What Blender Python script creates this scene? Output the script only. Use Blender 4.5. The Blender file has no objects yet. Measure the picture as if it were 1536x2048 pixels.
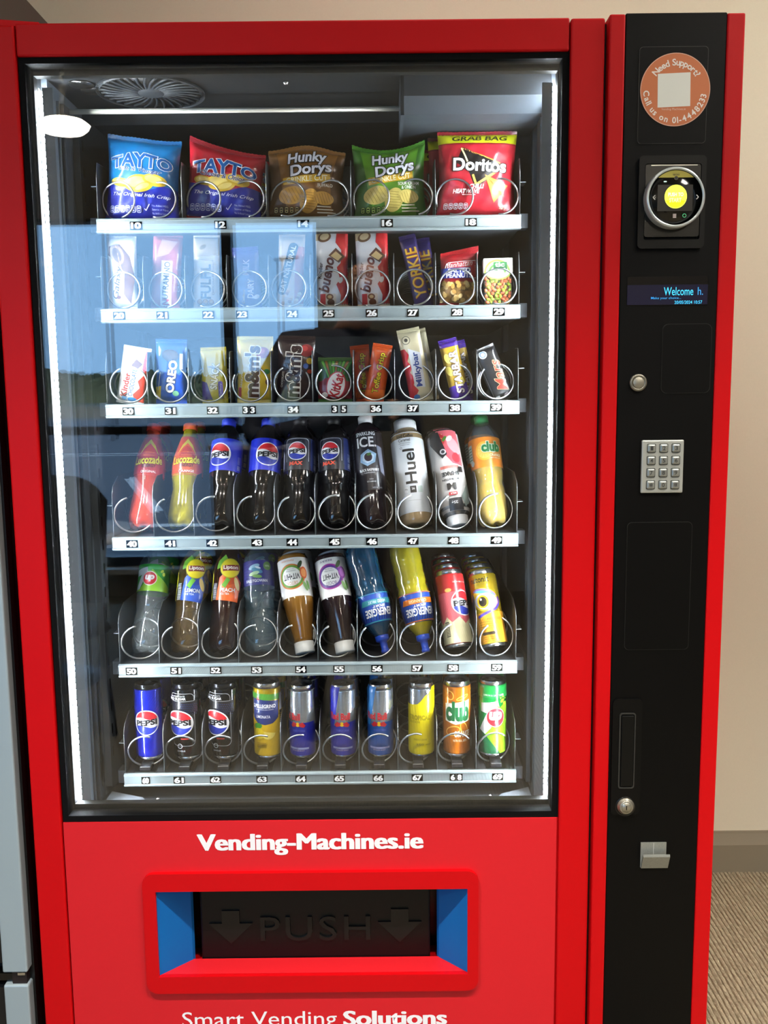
import bpy, bmesh, math, random
from math import sin, cos, pi, radians
from mathutils import Vector, Matrix, Euler
from mathutils.geometry import tessellate_polygon

SC = bpy.context.scene
COL = SC.collection
random.seed(7)

# ---------------------------------------------------------------- camera, sky, exposure
cam_d = bpy.data.cameras.new('camera')
cam_d.sensor_fit = 'VERTICAL'; cam_d.sensor_height = 36.0; cam_d.sensor_width = 27.0
cam_d.lens = 36.0 * 1821.0 / 2048.0
cam_d.clip_start = 0.02; cam_d.clip_end = 2000
cam = bpy.data.objects.new('camera', cam_d); COL.objects.link(cam)
_p, _r = radians(7.48), radians(0.60)
_fw = Vector((0, cos(_p), -sin(_p))); _dn0 = Vector((0, -sin(_p), -cos(_p))); _rt0 = Vector((1, 0, 0))
_rt = _rt0 * cos(_r) + _dn0 * sin(_r); _dn = _dn0 * cos(_r) - _rt0 * sin(_r)
cam.matrix_world = Matrix(((_rt.x, -_dn.x, -_fw.x, 0), (_rt.y, -_dn.y, -_fw.y, -1.59),
                           (_rt.z, -_dn.z, -_fw.z, 1.36), (0, 0, 0, 1)))
SC.camera = cam
SC.view_settings.view_transform = 'Standard'; SC.view_settings.look = 'None'
SC.view_settings.gamma = 1.0; SC.view_settings.exposure = 0.75
try: SC.view_settings.use_curve_mapping = False
except Exception: pass
SC.cycles.use_denoising = True
SC.cycles.transparent_max_bounces = 24
SC.cycles.max_bounces = 6; SC.cycles.diffuse_bounces = 3; SC.cycles.glossy_bounces = 4
SC.cycles.sample_clamp_indirect = 6.0
SC.cycles.caustics_reflective = False; SC.cycles.caustics_refractive = False

PANEL_L, PENDANT_L, LED_L, SKY_L, SPOT_W = 17.0, 60.0, 280.0, 5.2, 130.0   # radiance of ceiling panels, pendants, the machine's LED strips, the sky; watts of the downlights
W = bpy.data.worlds.new('daylight'); SC.world = W; W.use_nodes = True
_n = W.node_tree.nodes; _l = W.node_tree.links
# clear blue sky, a little paler towards the zenith haze and the horizon
_tcw = _n.new('ShaderNodeTexCoord'); _sx = _n.new('ShaderNodeSeparateXYZ'); _rp = _n.new('ShaderNodeValToRGB')
_l.new(_tcw.outputs['Generated'], _sx.inputs[0]); _l.new(_sx.outputs['Z'], _rp.inputs[0])
_rp.color_ramp.elements[0].position = 0.0; _rp.color_ramp.elements[0].color = (.25, .50, .84, 1)
_rp.color_ramp.elements[1].position = 0.6; _rp.color_ramp.elements[1].color = (.24, .50, .90, 1)
_l.new(_rp.outputs[0], _n['Background'].inputs[0]); _n['Background'].inputs[1].default_value = SKY_L
sun_d = bpy.data.lights.new('sun', 'SUN'); sun_d.energy = 6.0; sun_d.angle = radians(0.6); sun_d.color = (1, .95, .86)
sun = bpy.data.objects.new('sun', sun_d); COL.objects.link(sun); sun.rotation_euler = (radians(-48), 0, radians(20))
por_d = bpy.data.lights.new('window_portal', 'AREA'); por_d.shape = 'RECTANGLE'; por_d.size = 2.6; por_d.size_y = 2.3
por_d.cycles.is_portal = True
por = bpy.data.objects.new('window_portal', por_d); COL.objects.link(por); por.location = (-1.62, -4.56, 1.35)
por.rotation_euler = (radians(90), 0, 0)

# ---------------------------------------------------------------- materials
_MC = {}
def lin(h):
    if not isinstance(h, str): return tuple(h)
    h = h.lstrip('#'); o = []
    for i in (0, 2, 4):
        c = int(h[i:i + 2], 16) / 255.0
        o.append(c / 12.92 if c <= .04045 else ((c + .055) / 1.055) ** 2.4)
    return tuple(o)
def mat(col, rough=.45, metal=0., coat=0., spec=.5, bump=None, emit=0., var=0., name=None):
    """principled material; bump = (noise scale, strength); var = share of colour mottling"""
    key = (col if isinstance(col, str) else tuple(col), rough, metal, coat, spec, bump, emit, var)
    if key in _MC: return _MC[key]
    m = bpy.data.materials.new(name or 'mat_%s' % (col if isinstance(col, str) else len(_MC)))
    m.use_nodes = True
    nt = m.node_tree; b = nt.nodes['Principled BSDF']; c = lin(col)
    b.inputs['Base Color'].default_value = (*c, 1); b.inputs['Roughness'].default_value = rough
    b.inputs['Metallic'].default_value = metal; b.inputs['Coat Weight'].default_value = coat
    b.inputs['Coat Roughness'].default_value = .11; b.inputs['Specular IOR Level'].default_value = spec
    if emit:
        b.inputs['Emission Color'].default_value = (*c, 1); b.inputs['Emission Strength'].default_value = emit
    if bump or var:
        tc = nt.nodes.new('ShaderNodeTexCoord'); nz = nt.nodes.new('ShaderNodeTexNoise')
        nz.inputs['Scale'].default_value = bump[0] if bump else 30.; nz.inputs['Detail'].default_value = 3
        nt.links.new(tc.outputs['Object'], nz.inputs['Vector'])
        if bump:
            bp = nt.nodes.new('ShaderNodeBump'); bp.inputs['Strength'].default_value = bump[1]; bp.inputs['Distance'].default_value = .002
            nt.links.new(nz.outputs['Fac'], bp.inputs['Height']); nt.links.new(bp.outputs[0], b.inputs['Normal'])
        if var:
            mx = nt.nodes.new('ShaderNodeMix'); mx.data_type = 'RGBA'; mx.inputs[6].default_value = (*[max(0, x * (1 - var)) for x in c], 1)
            mx.inputs[7].default_value = (*[min(1, x * (1 + var)) for x in c], 1)
            nt.links.new(nz.outputs['Fac'], mx.inputs[0]); nt.links.new(mx.outputs[2], b.inputs['Base Color'])
    _MC[key] = m
    return m
def clear(col, alpha, rough=.04, refl=.06, spec=.5, name=None):
    """thin clear film: the tint shows by `alpha`, the rest is see-through, with a mirror share on top"""
    key = ('clear', col, alpha, rough, refl)
    if key in _MC: return _MC[key]
    m = bpy.data.materials.new(name or 'clear'); m.use_nodes = True; nt = m.node_tree; nt.nodes.clear()
    out = nt.nodes.new('ShaderNodeOutputMaterial'); tr = nt.nodes.new('ShaderNodeBsdfTransparent')
    df = nt.nodes.new('ShaderNodeBsdfPrincipled'); df.inputs['Base Color'].default_value = (*lin(col), 1); df.inputs['Roughness'].default_value = .3
    gl = nt.nodes.new('ShaderNodeBsdfGlossy'); gl.inputs['Roughness'].default_value = rough
    m1 = nt.nodes.new('ShaderNodeMixShader'); m2 = nt.nodes.new('ShaderNodeMixShader')
    lw = nt.nodes.new('ShaderNodeLayerWeight'); lw.inputs['Blend'].default_value = .5
    pw = nt.nodes.new('ShaderNodeMath'); pw.operation = 'POWER'; pw.inputs[1].default_value = 5.
    ad = nt.nodes.new('ShaderNodeMath'); ad.operation = 'MULTIPLY_ADD'; ad.inputs[1].default_value = 1 - refl; ad.inputs[2].default_value = refl
    L = nt.links.new
    L(lw.outputs['Facing'], pw.inputs[0]); L(pw.outputs[0], ad.inputs[0])
    m1.inputs[0].default_value = alpha; L(tr.outputs[0], m1.inputs[1]); L(df.outputs[0], m1.inputs[2])
    L(ad.outputs[0], m2.inputs[0]); L(m1.outputs[0], m2.inputs[1]); L(gl.outputs[0], m2.inputs[2]); L(m2.outputs[0], out.inputs[0])
    _MC[key] = m
    return m
def ink(c): return mat(c, rough=.34, coat=.35)

RED = mat('#c40009', rough=.5, spec=.22, bump=(900., .06), name='red_powder_coat')
REDM = mat('#cf1a24', rough=.5, spec=.35, bump=(700., .05), name='red_film')
BLACK = mat('#030303', rough=.5, spec=.16, bump=(1100., .05), name='black_powder_coat')
BLK2 = mat('#060707', rough=.3)
GASK = mat('#050607', rough=.8, spec=.15)
LINER = mat('#59626b', rough=.55, bump=(500., .05), name='grey_liner')
LINERD = mat('#24282c', rough=.6)
STEEL = mat('#a9adad', rough=.32, metal=1.)
ALU = mat('#93a0a1', rough=.38, metal=.4, bump=(60., .02), var=.08)
CHROME = mat('#d4d6d6', rough=.16, metal=1.)
WHITE = mat('#f2f2ee', rough=.45)
WIRE = mat('#b9bcbc', rough=.28, metal=1.)

# ---------------------------------------------------------------- mesh helpers
class B:
    def __init__(s): s.V = []; s.F = []; s.M = []; s.S = []; s.mats = []
    def mi(s, m):
        if m not in s.mats: s.mats.append(m)
        return s.mats.index(m)
    def add(s, V, F, m, smooth=False):
        o = len(s.V); s.V.extend([tuple(v) for v in V]); i = s.mi(m)
        for f in F: s.F.append(tuple(a + o for a in f)); s.M.append(i); s.S.append(smooth)
        return s
    def bm(s, bm, m, smooth=False):
        bm.verts.index_update()
        s.add([v.co[:] for v in bm.verts], [[v.index for v in f.verts] for f in bm.faces], m, smooth); bm.free(); return s
    def box(s, x0, x1, y0, y1, z0, z1, m, bev=0., seg=1):
        bm = bmesh.new(); bmesh.ops.create_cube(bm, size=1.)
        for v in bm.verts: v.co = ((x0 + x1) / 2 + v.co.x * (x1 - x0), (y0 + y1) / 2 + v.co.y * (y1 - y0), (z0 + z1) / 2 + v.co.z * (z1 - z0))
        if bev: bmesh.ops.bevel(bm, geom=bm.edges[:], offset=bev, segments=seg, affect='EDGES', profile=.5)
        return s.bm(bm, m)
    def prism(s, pts, a0, a1, m, ax='y'):
        """polygon extruded along an axis: pts are (x,z) for y, (y,z) for x, (x,y) for z"""
        def P(p, a): return (p[0], a, p[1]) if ax == 'y' else ((a, p[0], p[1]) if ax == 'x' else (p[0], p[1], a))
        n = len(pts); V = [P(p, a0) for p in pts] + [P(p, a1) for p in pts]
        F = [tuple(range(n)), tuple(range(2 * n - 1, n - 1, -1))] + [(i, i + n, (i + 1) % n + n, (i + 1) % n) for i in range(n)]
        return s.add(V, F, m)
    def holed(s, out, inn, y0, y1, m):
        """plate with a hole, outlines in (x,z), thickness y0..y1"""
        pts = list(out) + list(inn); n = len(pts)
        tr = tessellate_polygon([[Vector((p[0], p[1], 0)) for p in out], [Vector((p[0], p[1], 0)) for p in inn]])
        V = [(p[0], y0, p[1]) for p in pts] + [(p[0], y1, p[1]) for p in pts]; F = [tuple(t) for t in tr] + [tuple(i + n for i in t) for t in tr]
        for a, b in ((0, len(out)), (len(out), n)):
            k = b - a
            for i in range(k): F.append((a + i, a + (i + 1) % k, a + (i + 1) % k + n, a + i + n))
        return s.add(V, F, m)
    def tube(s, P, r, m, n=8, cap=True, closed=False):
        P = [Vector(p) for p in P]; N = len(P); V = []; F = []; up = None
        for i, p in enumerate(P):
            t = ((P[(i + 1) % N] - P[i - 1]) if closed else (P[min(i + 1, N - 1)] - P[max(i - 1, 0)])).normalized()
            if up is None: up = t.orthogonal().normalized()
            up = (up - t * up.dot(t)).normalized(); w = t.cross(up); rr = r[i] if isinstance(r, (list, tuple)) else r
            for k in range(n): V.append(p + (up * cos(2 * pi * k / n) + w * sin(2 * pi * k / n)) * rr)
        for i in range(N if closed else N - 1):
            j = (i + 1) % N
            for k in range(n): F.append((i * n + k, i * n + (k + 1) % n, j * n + (k + 1) % n, j * n + k))
        if cap and not closed: F.append(tuple(range(n))[::-1]); F.append(tuple(range((N - 1) * n, N * n)))
        return s.add(V, F, m, True)
    def lathe(s, prof, m, n=48, mod=None, c=(0, 0, 0), smooth=True, axis='z', cap=True):
        V = []; F = []; N = len(prof)
        for r, z in prof:
            for k in range(n):
                a = 2 * pi * k / n; rr, zz = (mod(r, z, a) if mod else (r, z))
                v = (rr * cos(a), rr * sin(a), zz)
                if axis == 'y': v = (v[0], -zz, v[1])
                V.append((v[0] + c[0], v[1] + c[1], v[2] + c[2]))
        for i in range(N - 1):
            for k in range(n): F.append((i * n + k, i * n + (k + 1) % n, (i + 1) * n + (k + 1) % n, (i + 1) * n + k))
        if cap and prof[0][0] > 1e-6: F.append(tuple(range(n))[::-1])
        if cap and prof[-1][0] > 1e-6: F.append(tuple(range((N - 1) * n, N * n)))
        return s.add(V, F, m, smooth)
    def grid(s, fn, nu, nv, m, smooth=True):
        V = [fn(i / nu, j / nv) for j in range(nv + 1) for i in range(nu + 1)]; w = nu + 1
        return s.add(V, [(j * w + i, j * w + i + 1, (j + 1) * w + i + 1, (j + 1) * w + i) for j in range(nv) for i in range(nu)], m, smooth)
    def build(s, name, parent=None, loc=None, rot=None, sharp=None):
        me = bpy.data.meshes.new(name); me.from_pydata(s.V, [], s.F)
        for m in s.mats: me.materials.append(m)
        me.polygons.foreach_set('material_index', s.M); me.polygons.foreach_set('use_smooth', s.S); me.update()
        return obj(name, me, parent, loc, rot)
def obj(name, data, parent=None, loc=None, rot=None):
    o = bpy.data.objects.new(name, data); COL.objects.link(o)
    if parent: o.parent = parent
    if loc: o.location = loc
    if rot: o.rotation_euler = rot
    return o
def tag(o, label, cat, group=None):
    o['label'] = label; o['category'] = cat
    if group: o['group'] = group
    return o
def struct(o, label=None):
    o['kind'] = 'structure'
    if label: o['label'] = label
    return o
def empty(name, loc=(0, 0, 0), rot=(0, 0, 0)):
    o = obj(name, None, None, loc, rot); o.empty_display_size = .05; return o
def dup(root, dloc, label):
    r = root.copy(); COL.objects.link(r); r.location = root.location + Vector(dloc); r['label'] = label
    for ch in root.children:
        c = ch.copy(); COL.objects.link(c); c.parent = r
        for g in ch.children:
            d = g.copy(); COL.objects.link(d); d.parent = c
    return r
def rect(x0, x1, z0, z1): return [(x0, z0), (x1, z0), (x1, z1), (x0, z1)]
def rrect(x0, x1, z0, z1, r, n=5):
    o = []
    for cx, cz, a in ((x1 - r, z1 - r, 0), (x0 + r, z1 - r, 90), (x0 + r, z0 + r, 180), (x1 - r, z0 + r, 270)):
        for i in range(n + 1): o.append((cx + r * cos(radians(a + 90 * i / n)), cz + r * sin(radians(a + 90 * i / n))))
    return o
def ellp(cx, cy, rx, ry, n=28, rot=0, a0=0, a1=360):
    c, s_ = cos(radians(rot)), sin(radians(rot)); o = []
    full = abs(a1 - a0) >= 360
    for i in range(n if full else n + 1):
        a = radians(a0 + (a1 - a0) * i / n); x, y = rx * cos(a), ry * sin(a); o.append((cx + x * c - y * s_, cy + x * s_ + y * c))
    return o

# ---------------------------------------------------------------- lettering and flat print wrapped onto surfaces
_GC = {}
def glyphs(t, bold=0., shear=0., sp=1.):
    k = (t, bold, shear, sp)
    if k in _GC: return _GC[k]
    c = bpy.data.curves.new('t', 'FONT'); c.body = t; c.size = 1; c.resolution_u = 3; c.offset = bold; c.shear = shear; c.space_character = sp
    o = bpy.data.objects.new('t', c); me = bpy.data.meshes.new_from_object(o)
    V = [(v.co.x, v.co.y) for v in me.vertices]; me.calc_loop_triangles(); T = [tuple(x.vertices) for x in me.loop_triangles]
    bpy.data.objects.remove(o); bpy.data.curves.remove(c); bpy.data.meshes.remove(me)
    x0 = min(v[0] for v in V); x1 = max(v[0] for v in V); y0 = min(v[1] for v in V); y1 = max(v[1] for v in V)
    _GC[k] = (V, T, x0, x1, y0, y1)
    return _GC[k]
class Print:
    """draws flat shapes given in millimetres onto a surface: fn(u, v, h) -> point (metres)"""
    def __init__(s, b, fn, L=3.5, h0=.0002, eps=.00008): s.b = b; s.fn = fn; s.L = L; s.h = h0; s.eps = eps; s.mask = None
    def tris(s, V, T, m):
        s.h += s.eps; out = {}; VV = []; F = []; L2 = s.L * s.L; fn = s.fn; h = s.h
        def vid(p):
            k = (round(p[0], 3), round(p[1], 3)); i = out.get(k)
            if i is None: i = out[k] = len(VV); VV.append(fn(p[0], p[1], h))
            return i
        st = [(V[a], V[b_], V[c]) for a, b_, c in T]
        while st:
            a, b_, c = st.pop()
            e = ((a[0] - b_[0]) ** 2 + (a[1] - b_[1]) ** 2, (b_[0] - c[0]) ** 2 + (b_[1] - c[1]) ** 2, (c[0] - a[0]) ** 2 + (c[1] - a[1]) ** 2)
            k = e.index(max(e))
            if e[k] > L2:
                if k == 1: a, b_, c = b_, c, a
                elif k == 2: a, b_, c = c, a, b_
                mm = ((a[0] + b_[0]) / 2, (a[1] + b_[1]) / 2); st.append((a, mm, c)); st.append((mm, b_, c))
            else:
                if s.mask and not s.mask((a[0] + b_[0] + c[0]) / 3, (a[1] + b_[1] + c[1]) / 3): continue
                F.append((vid(a), vid(b_), vid(c)))
        s.b.add(VV, F, m, True)
    def poly(s, pts, col, hole=None):
        m = ink(col) if isinstance(col, str) else col; loops = [[Vector((p[0], p[1], 0)) for p in pts]]; al = list(pts)
        if hole: loops.append([Vector((p[0], p[1], 0)) for p in hole]); al += list(hole)
        s.tris(al, tessellate_polygon(loops), m); return s
    def rect(s, x0, x1, y0, y1, col): return s.poly(rect(x0, x1, y0, y1), col)
    def rr(s, x0, x1, y0, y1, r, col): return s.poly(rrect(x0, x1, y0, y1, r, 4), col)
    def ell(s, cx, cy, rx, ry, col, rot=0, n=28): return s.poly(ellp(cx, cy, rx, ry, n, rot), col)
    def ring(s, cx, cy, rx, ry, t, col, rot=0, n=32): return s.poly(ellp(cx, cy, rx, ry, n, rot), col, ellp(cx, cy, rx - t, ry - t, n, rot))
    def line(s, P, w, col):
        for (x0, y0), (x1, y1) in zip(P[:-1], P[1:]):
            d = math.hypot(x1 - x0, y1 - y0) or 1; nx, ny = -(y1 - y0) / d * w / 2, (x1 - x0) / d * w / 2
            s.h -= s.eps; s.poly([(x0 + nx, y0 + ny), (x0 - nx, y0 - ny), (x1 - nx, y1 - ny), (x1 + nx, y1 + ny)], col)
        s.h += s.eps
    def text(s, t, cx, cy, w, h, col, rot=0, bold=.012, shear=0., out=None, ow=.03, warp=None, sp=1.):
        """text stretched into a w x h box about (cx, cy); out = outline colour"""
        V0, T0, x0, x1, y0, y1 = glyphs(t, bold, shear, sp)
        c_, s_ = cos(radians(rot)), sin(radians(rot)); mx, my = (x0 + x1) / 2, (y0 + y1) / 2
        for bb, cc in (([(bold + ow, out)] if out else []) + [(bold, col)]):
            V, T = glyphs(t, bb, shear, sp)[:2]; P = []
            for x, y in V:
                a = (x - mx) / (x1 - x0) * w; b_ = (y - my) / (y1 - y0) * h
                if warp: a, b_ = warp(a, b_)
                P.append((cx + a * c_ - b_ * s_, cy + a * s_ + b_ * c_))
            s.tris(P, T, ink(cc) if isinstance(cc, str) else cc)
        return s
def flat(x0, y, z0):
    """flat print facing -y: millimetres from (x0, z0)"""
    return lambda u, v, h: (x0 + u / 1000, y - h, z0 + v / 1000)

# ---------------------------------------------------------------- the room
WALL = mat('#ded8c2', rough=.85, bump=(260., .06), var=.03, name='beige_wall_paint')
WALL2 = mat('#8f8a80', rough=.9, bump=(200., .05), name='grey_wall_paint')
X0, X1, Y0, Y1, ZC = -3.6, 2.6, -4.5, 0.84, 2.95
struct(B().box(X0 - .15, X1 + .15, Y1, Y1 + .15, -.1, ZC + .1, WALL).build('wall_back'), 'beige painted wall behind the vending machines')
struct(B().box(X0 - .15, X0, Y0 - .15, Y1, -.1, ZC + .1, WALL2).build('wall_left'))
struct(B().box(X1, X1 + .15, Y0 - .15, Y1, -.1, ZC + .1, WALL2).build('wall_right'))
struct(B().box(X0 - .15, X1 + .15, Y0 - .15, Y1 + .15, ZC, ZC + .12, mat('#c9c7c0', rough=.9)).build('ceiling'))
WX0, WX1, WZ0, WZ1 = -2.85, -.402, .21, 2.50
struct(B().holed(rect(X0, X1, -.1, ZC), rect(WX0, WX1, WZ0, WZ1), Y0 - .15, Y0, mat('#a8a294', rough=.9, bump=(200., .05))).build('wall_front'),
       'grey wall with a wide window opposite the vending machine')
# carpet: ribs of looped pile
CARP = mat('#857b66', rough=.95, bump=(420., .5), var=.45, name='ribbed_carpet')
_nt = CARP.node_tree; _wv = _nt.nodes.new('ShaderNodeTexWave'); _wv.bands_direction = 'X'; _wv.inputs['Scale'].default_value = .314 / .0112 * 1.0; _wv.inputs['Distortion'].default_value = .6; _wv.inputs['Detail'].default_value = 2.
_tc = _nt.nodes.new('ShaderNodeTexCoord'); _nt.links.new(_tc.outputs['Object'], _wv.inputs['Vector'])
_bp = _nt.nodes.new('ShaderNodeBump'); _bp.inputs['Strength'].default_value = .8; _bp.inputs['Distance'].default_value = .006
_nt.links.new(_wv.outputs['Fac'], _bp.inputs['Height']); _nt.links.new(_bp.outputs[0], _nt.nodes['Principled BSDF'].inputs['Normal'])
floor = struct(B().box(X0, X1, Y0, Y1, -.1, 0, CARP).build('floor'), 'grey brown carpet with fine ribs')
cb = B(); rng = random.Random(3)
NX, NY = 110, 190
V = []; F = []
pitch = .0112; x00 = .56; ylen = 1.9; prof = [(-.5, 0), (-.3, .0060), (0, .0088), (.3, .0060)]
cols = []
for i in range(NX):
    for px, pz in prof: cols.append((x00 + (i + px) * pitch, pz))
cols.append((x00 + (NX - .5) * pitch, 0))
for j in range(NY + 1):
    y = Y1 - .002 - ylen * j / NY
    for k, (x, z) in enumerate(cols):
        jz = rng.random() * .0028 if z > .001 else 0
        V.append((x + (rng.random() - .5) * .0016, y, .0006 + z * .8 + jz))
w_ = len(cols)
F = [(j * w_ + k, j * w_ + k + 1, (j + 1) * w_ + k + 1, (j + 1) * w_ + k) for j in range(NY) for k in range(w_ - 1)]
pile = cb.add(V, F, mat('#a1967c', rough=.95, var=.5, bump=(300., .4))).build('carpet_pile', floor); pile['kind'] = 'stuff'
SKIRT = mat('#887f6c', rough=.55)
struct(B().prism([(Y1, 0), (Y1 - .016, 0), (Y1 - .016, .088), (Y1 - .006, .118), (Y1 - .005, .124), (Y1, .124)], X0, X1, SKIRT, 'x').build('baseboard_back'),
       'taupe skirting board with a sloped top along the beige wall')

# window with its panes
WFR = mat('#16191c', rough=.4)
win = struct(B().holed(rect(WX0, WX1, WZ0, WZ1), rect(WX0 + .05, WX1 - .02, WZ0 + .06, WZ1 - .02), Y0 - .10, Y0 + .01, WFR).build('window_1'),
             'wide dark framed window looking over a car park, mirrored in the vending machine glass')
B().box(-1.042, -.961, Y0 - .10, Y0 + .012, WZ0 + .06, WZ1 - .02, WFR).build('mullion', win)
B().box(WX0 + .05, -1.042, Y0 - .10, Y0 + .012, 1.100, 1.160, WFR).build('transom', win)
B().box(-.961, WX1 - .02, Y0 - .10, Y0 + .012, 1.100, 1.160, WFR).build('transom', win)
PANE = clear('#dfe8ea', .0, .0, .04, name='window_glass')
for xa, xb, za, zb in ((WX0 + .05, -1.042, 1.16, WZ1 - .02), (-.961, WX1 - .02, 1.16, WZ1 - .02), (WX0 + .05, -1.042, WZ0 + .06, 1.10), (-.961, WX1 - .02, WZ0 + .06, 1.10)):
    B().box(xa, xb, Y0 - .05, Y0 - .044, za, zb, PANE).build('pane', win)
struct(B().box(WX0 - .03, WX1 + .03, Y0, Y0 + .12, WZ0 - .04, WZ0 - .005, mat('#cfcfca', rough=.5)).build('trim_1'))

# outside: car park, reed bank, water, far wooded shore
ASPH = mat('#4a4d51', rough=.9, bump=(6., .3), var=.15)
park = struct(B().box(-90, 90, -62, Y0 - .15, -.5, -.15, ASPH).build('ground'), 'asphalt car park outside the window')
LINE = mat('#d8d8d2', rough=.8)
for i in range(9):
    B().prism([(-16 + i * 2.6, -10.2), (-15.88 + i * 2.6, -10.2), (-17.6 + i * 2.6, -15.2), (-17.72 + i * 2.6, -15.2)], -.149, -.146, LINE, 'z').build('parking_line', park)
B().box(-30, 20, -22.2, -22.0, -.149, -.146, LINE).build('parking_line', park)
B().box(-30, 20, -9.0, -8.86, -.149, -.146, LINE).build('parking_line', park)
def reeds(u, v):
    x = -140 + 280 * u; y = -60 - 19 * v
    return (x, y, -.2 + 1.0 * sin(pi * min(1, v * 1.4)) * (.75 + .25 * sin(x * .7 + 3 * sin(x * .13))) if v < .72 else -.2)
struct(B().grid(reeds, 160, 8, mat('#6b5c40', rough=1., var=.4, bump=(3., .5))).build('reed_bank'), 'brown reed bank at the edge of the water beyond the car park')
struct(B().box(-420, 420, -340, -70, -.6, -.25, mat('#3c5f80', rough=.12, bump=(2., .06))).build('water'), 'blue water beyond the reed bank')
def hill(u, v):
    x = -260 + 480 * u; y = -196 - 60 * v
    h = 6.6 * (sin(pi / 2 * min(1, v * 2.2))) * (.88 + .10 * sin(x * .06 + 1.3) + .07 * sin(x * .19))
    h += (.9 * abs(sin(x * .55 + 2 * sin(y * .3))) + .7 * abs(sin(x * 1.31 + y * .4)) + .5 * abs(sin(x * 2.3 + y)) + .3 * sin(x * 6.1 + y)) * min(1, v * 3)
    return (x, y, -.3 + h)
hl = B().grid(hill, 1500, 14, mat('#55532f', rough=1., var=.6, bump=(.6, 1.)), False).build('wooded_hill')
struct(hl, 'olive wooded shore across the water')
cf = [(-46, 10), (-42.6, 9), (-39.3, 11), (-36, 9.2), (-32.6, 10.6), (-29, 11.2), (-25.4, 9.5), (-22, 10)]
for i, (x, h) in enumerate(cf):
    t = empty('conifer', (x, -186, -.3))
    tag(t, 'conifer number %s from the left on the far shore' % ['one', 'two', 'three', 'four', 'five', 'six', 'seven', 'eight'][i], 'tree', 'conifers on the far shore')
    B().lathe([(.3, 0), (.22, h * .3)], mat('#4a3a2a'), 8).build('trunk', t)
    pr = []
    for k in range(7): z = h * (.12 + .125 * k); pr += [(h * .145 * (1 - k / 7.4), z), (h * .085 * (1 - k / 7.4), z + h * .10)]
    B().lathe(pr + [(0, h)], mat('#2c3a20', rough=1., var=.4), 9, smooth=False).build('crown', t)
for i, (x, y) in enumerate(((-9.2, -30), (-4.2, -38))):
    t = empty('street_lamp', (x, y, -.15)); tag(t, 'thin grey street lamp in the car park, the %s one' % ('nearer', 'farther')[i], 'street lamp', 'car park lamps')
    B().lathe([(.07, 0), (.05, 7.2)], mat('#8a8f94', metal=.6), 10).build('pole', t)
    B().box(-.12, .7, -.1, .1, 7.15, 7.28, mat('#5c6166'), .02).build('lamp_head', t)

# ceiling lights and pendants
PANEL = mat('#fff8ee', emit=PANEL_L, rough=.5)
for i, (x, y) in enumerate(((1.55, -.30), (1.75, -1.7), (.15, .12))):  # second and third panels added as fill and to brighten the upper wall
    k_ = .45 if i == 2 else 1.
    t = empty('ceiling_light', (x, y, ZC)); tag(t, 'square white ceiling light panel, %s' % ('beside the wall on the right', 'over the carpet behind the photographer, unseen and added as fill', 'added unseen above the red machine to brighten the wall')[i], 'ceiling light', 'ceiling light panels')
    B().holed(rect(-.30 * k_, .30 * k_, -.30 * k_, .30 * k_), rect(-.27 * k_, .27 * k_, -.27 * k_, .27 * k_), 0, .02, WHITE).build('frame', t, (0, 0, -.02), (radians(90), 0, 0))
    B().box(-.27 * k_, .27 * k_, -.27 * k_, .27 * k_, -.014, -.004, PANEL).build('diffuser', t)
for i, (x, y) in enumerate(((-1.363, -2.5), (-3.0, -2.5), (1.2, -3.0))):  # last two pendants are unseen, added to light the machine front
    t = empty('pendant_lamp', (x, y, 2.52)); tag(t, ('glowing white disc pendant lamp mirrored in the top left of the glass', 'glowing white disc pendant lamp by the left wall, added unseen to light the front', 'glowing white disc pendant lamp behind the photographer on the right, added to light the front')[i], 'lamp', 'disc pendant lamps')
    B().lathe([(0, -.02), (.09, -.016), (.108, 0), (.09, .014), (.03, .022), (0, .024)], mat('#fff1d8', emit=PENDANT_L), 40).build('diffuser', t)
    B().lathe([(.05, .02), (.03, .06), (.012, .09), (.006, .43)], CHROME, 16).build('stem', t)

for i, (x, y) in enumerate(((-.75, -1.25), (.15, -1.25), (1.05, -1.25))):
    t = empty('downlight', (x, y, ZC)); tag(t, 'small recessed ceiling downlight, %s of the row in front of the machine' % ('leftmost', 'middle', 'rightmost')[i], 'downlight', 'recessed downlights')
    B().lathe([(.052, -.012), (.060, -.008), (.060, 0), (.045, 0), (.045, -.006)], WHITE, 32, cap=False).build('trim_ring', t)
    B().lathe([(0, -.002), (.044, -.002)], mat('#fff4e2', emit=14.), 24, cap=False).build('lens', t)
    sd_ = bpy.data.lights.new('downlight_beam', 'SPOT'); sd_.energy = SPOT_W; sd_.spot_size = radians(96); sd_.spot_blend = .75; sd_.shadow_soft_size = .045; sd_.color = (1., .93, .84)
    obj('downlight_beam', sd_, t, (0, 0, -.016))

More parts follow.
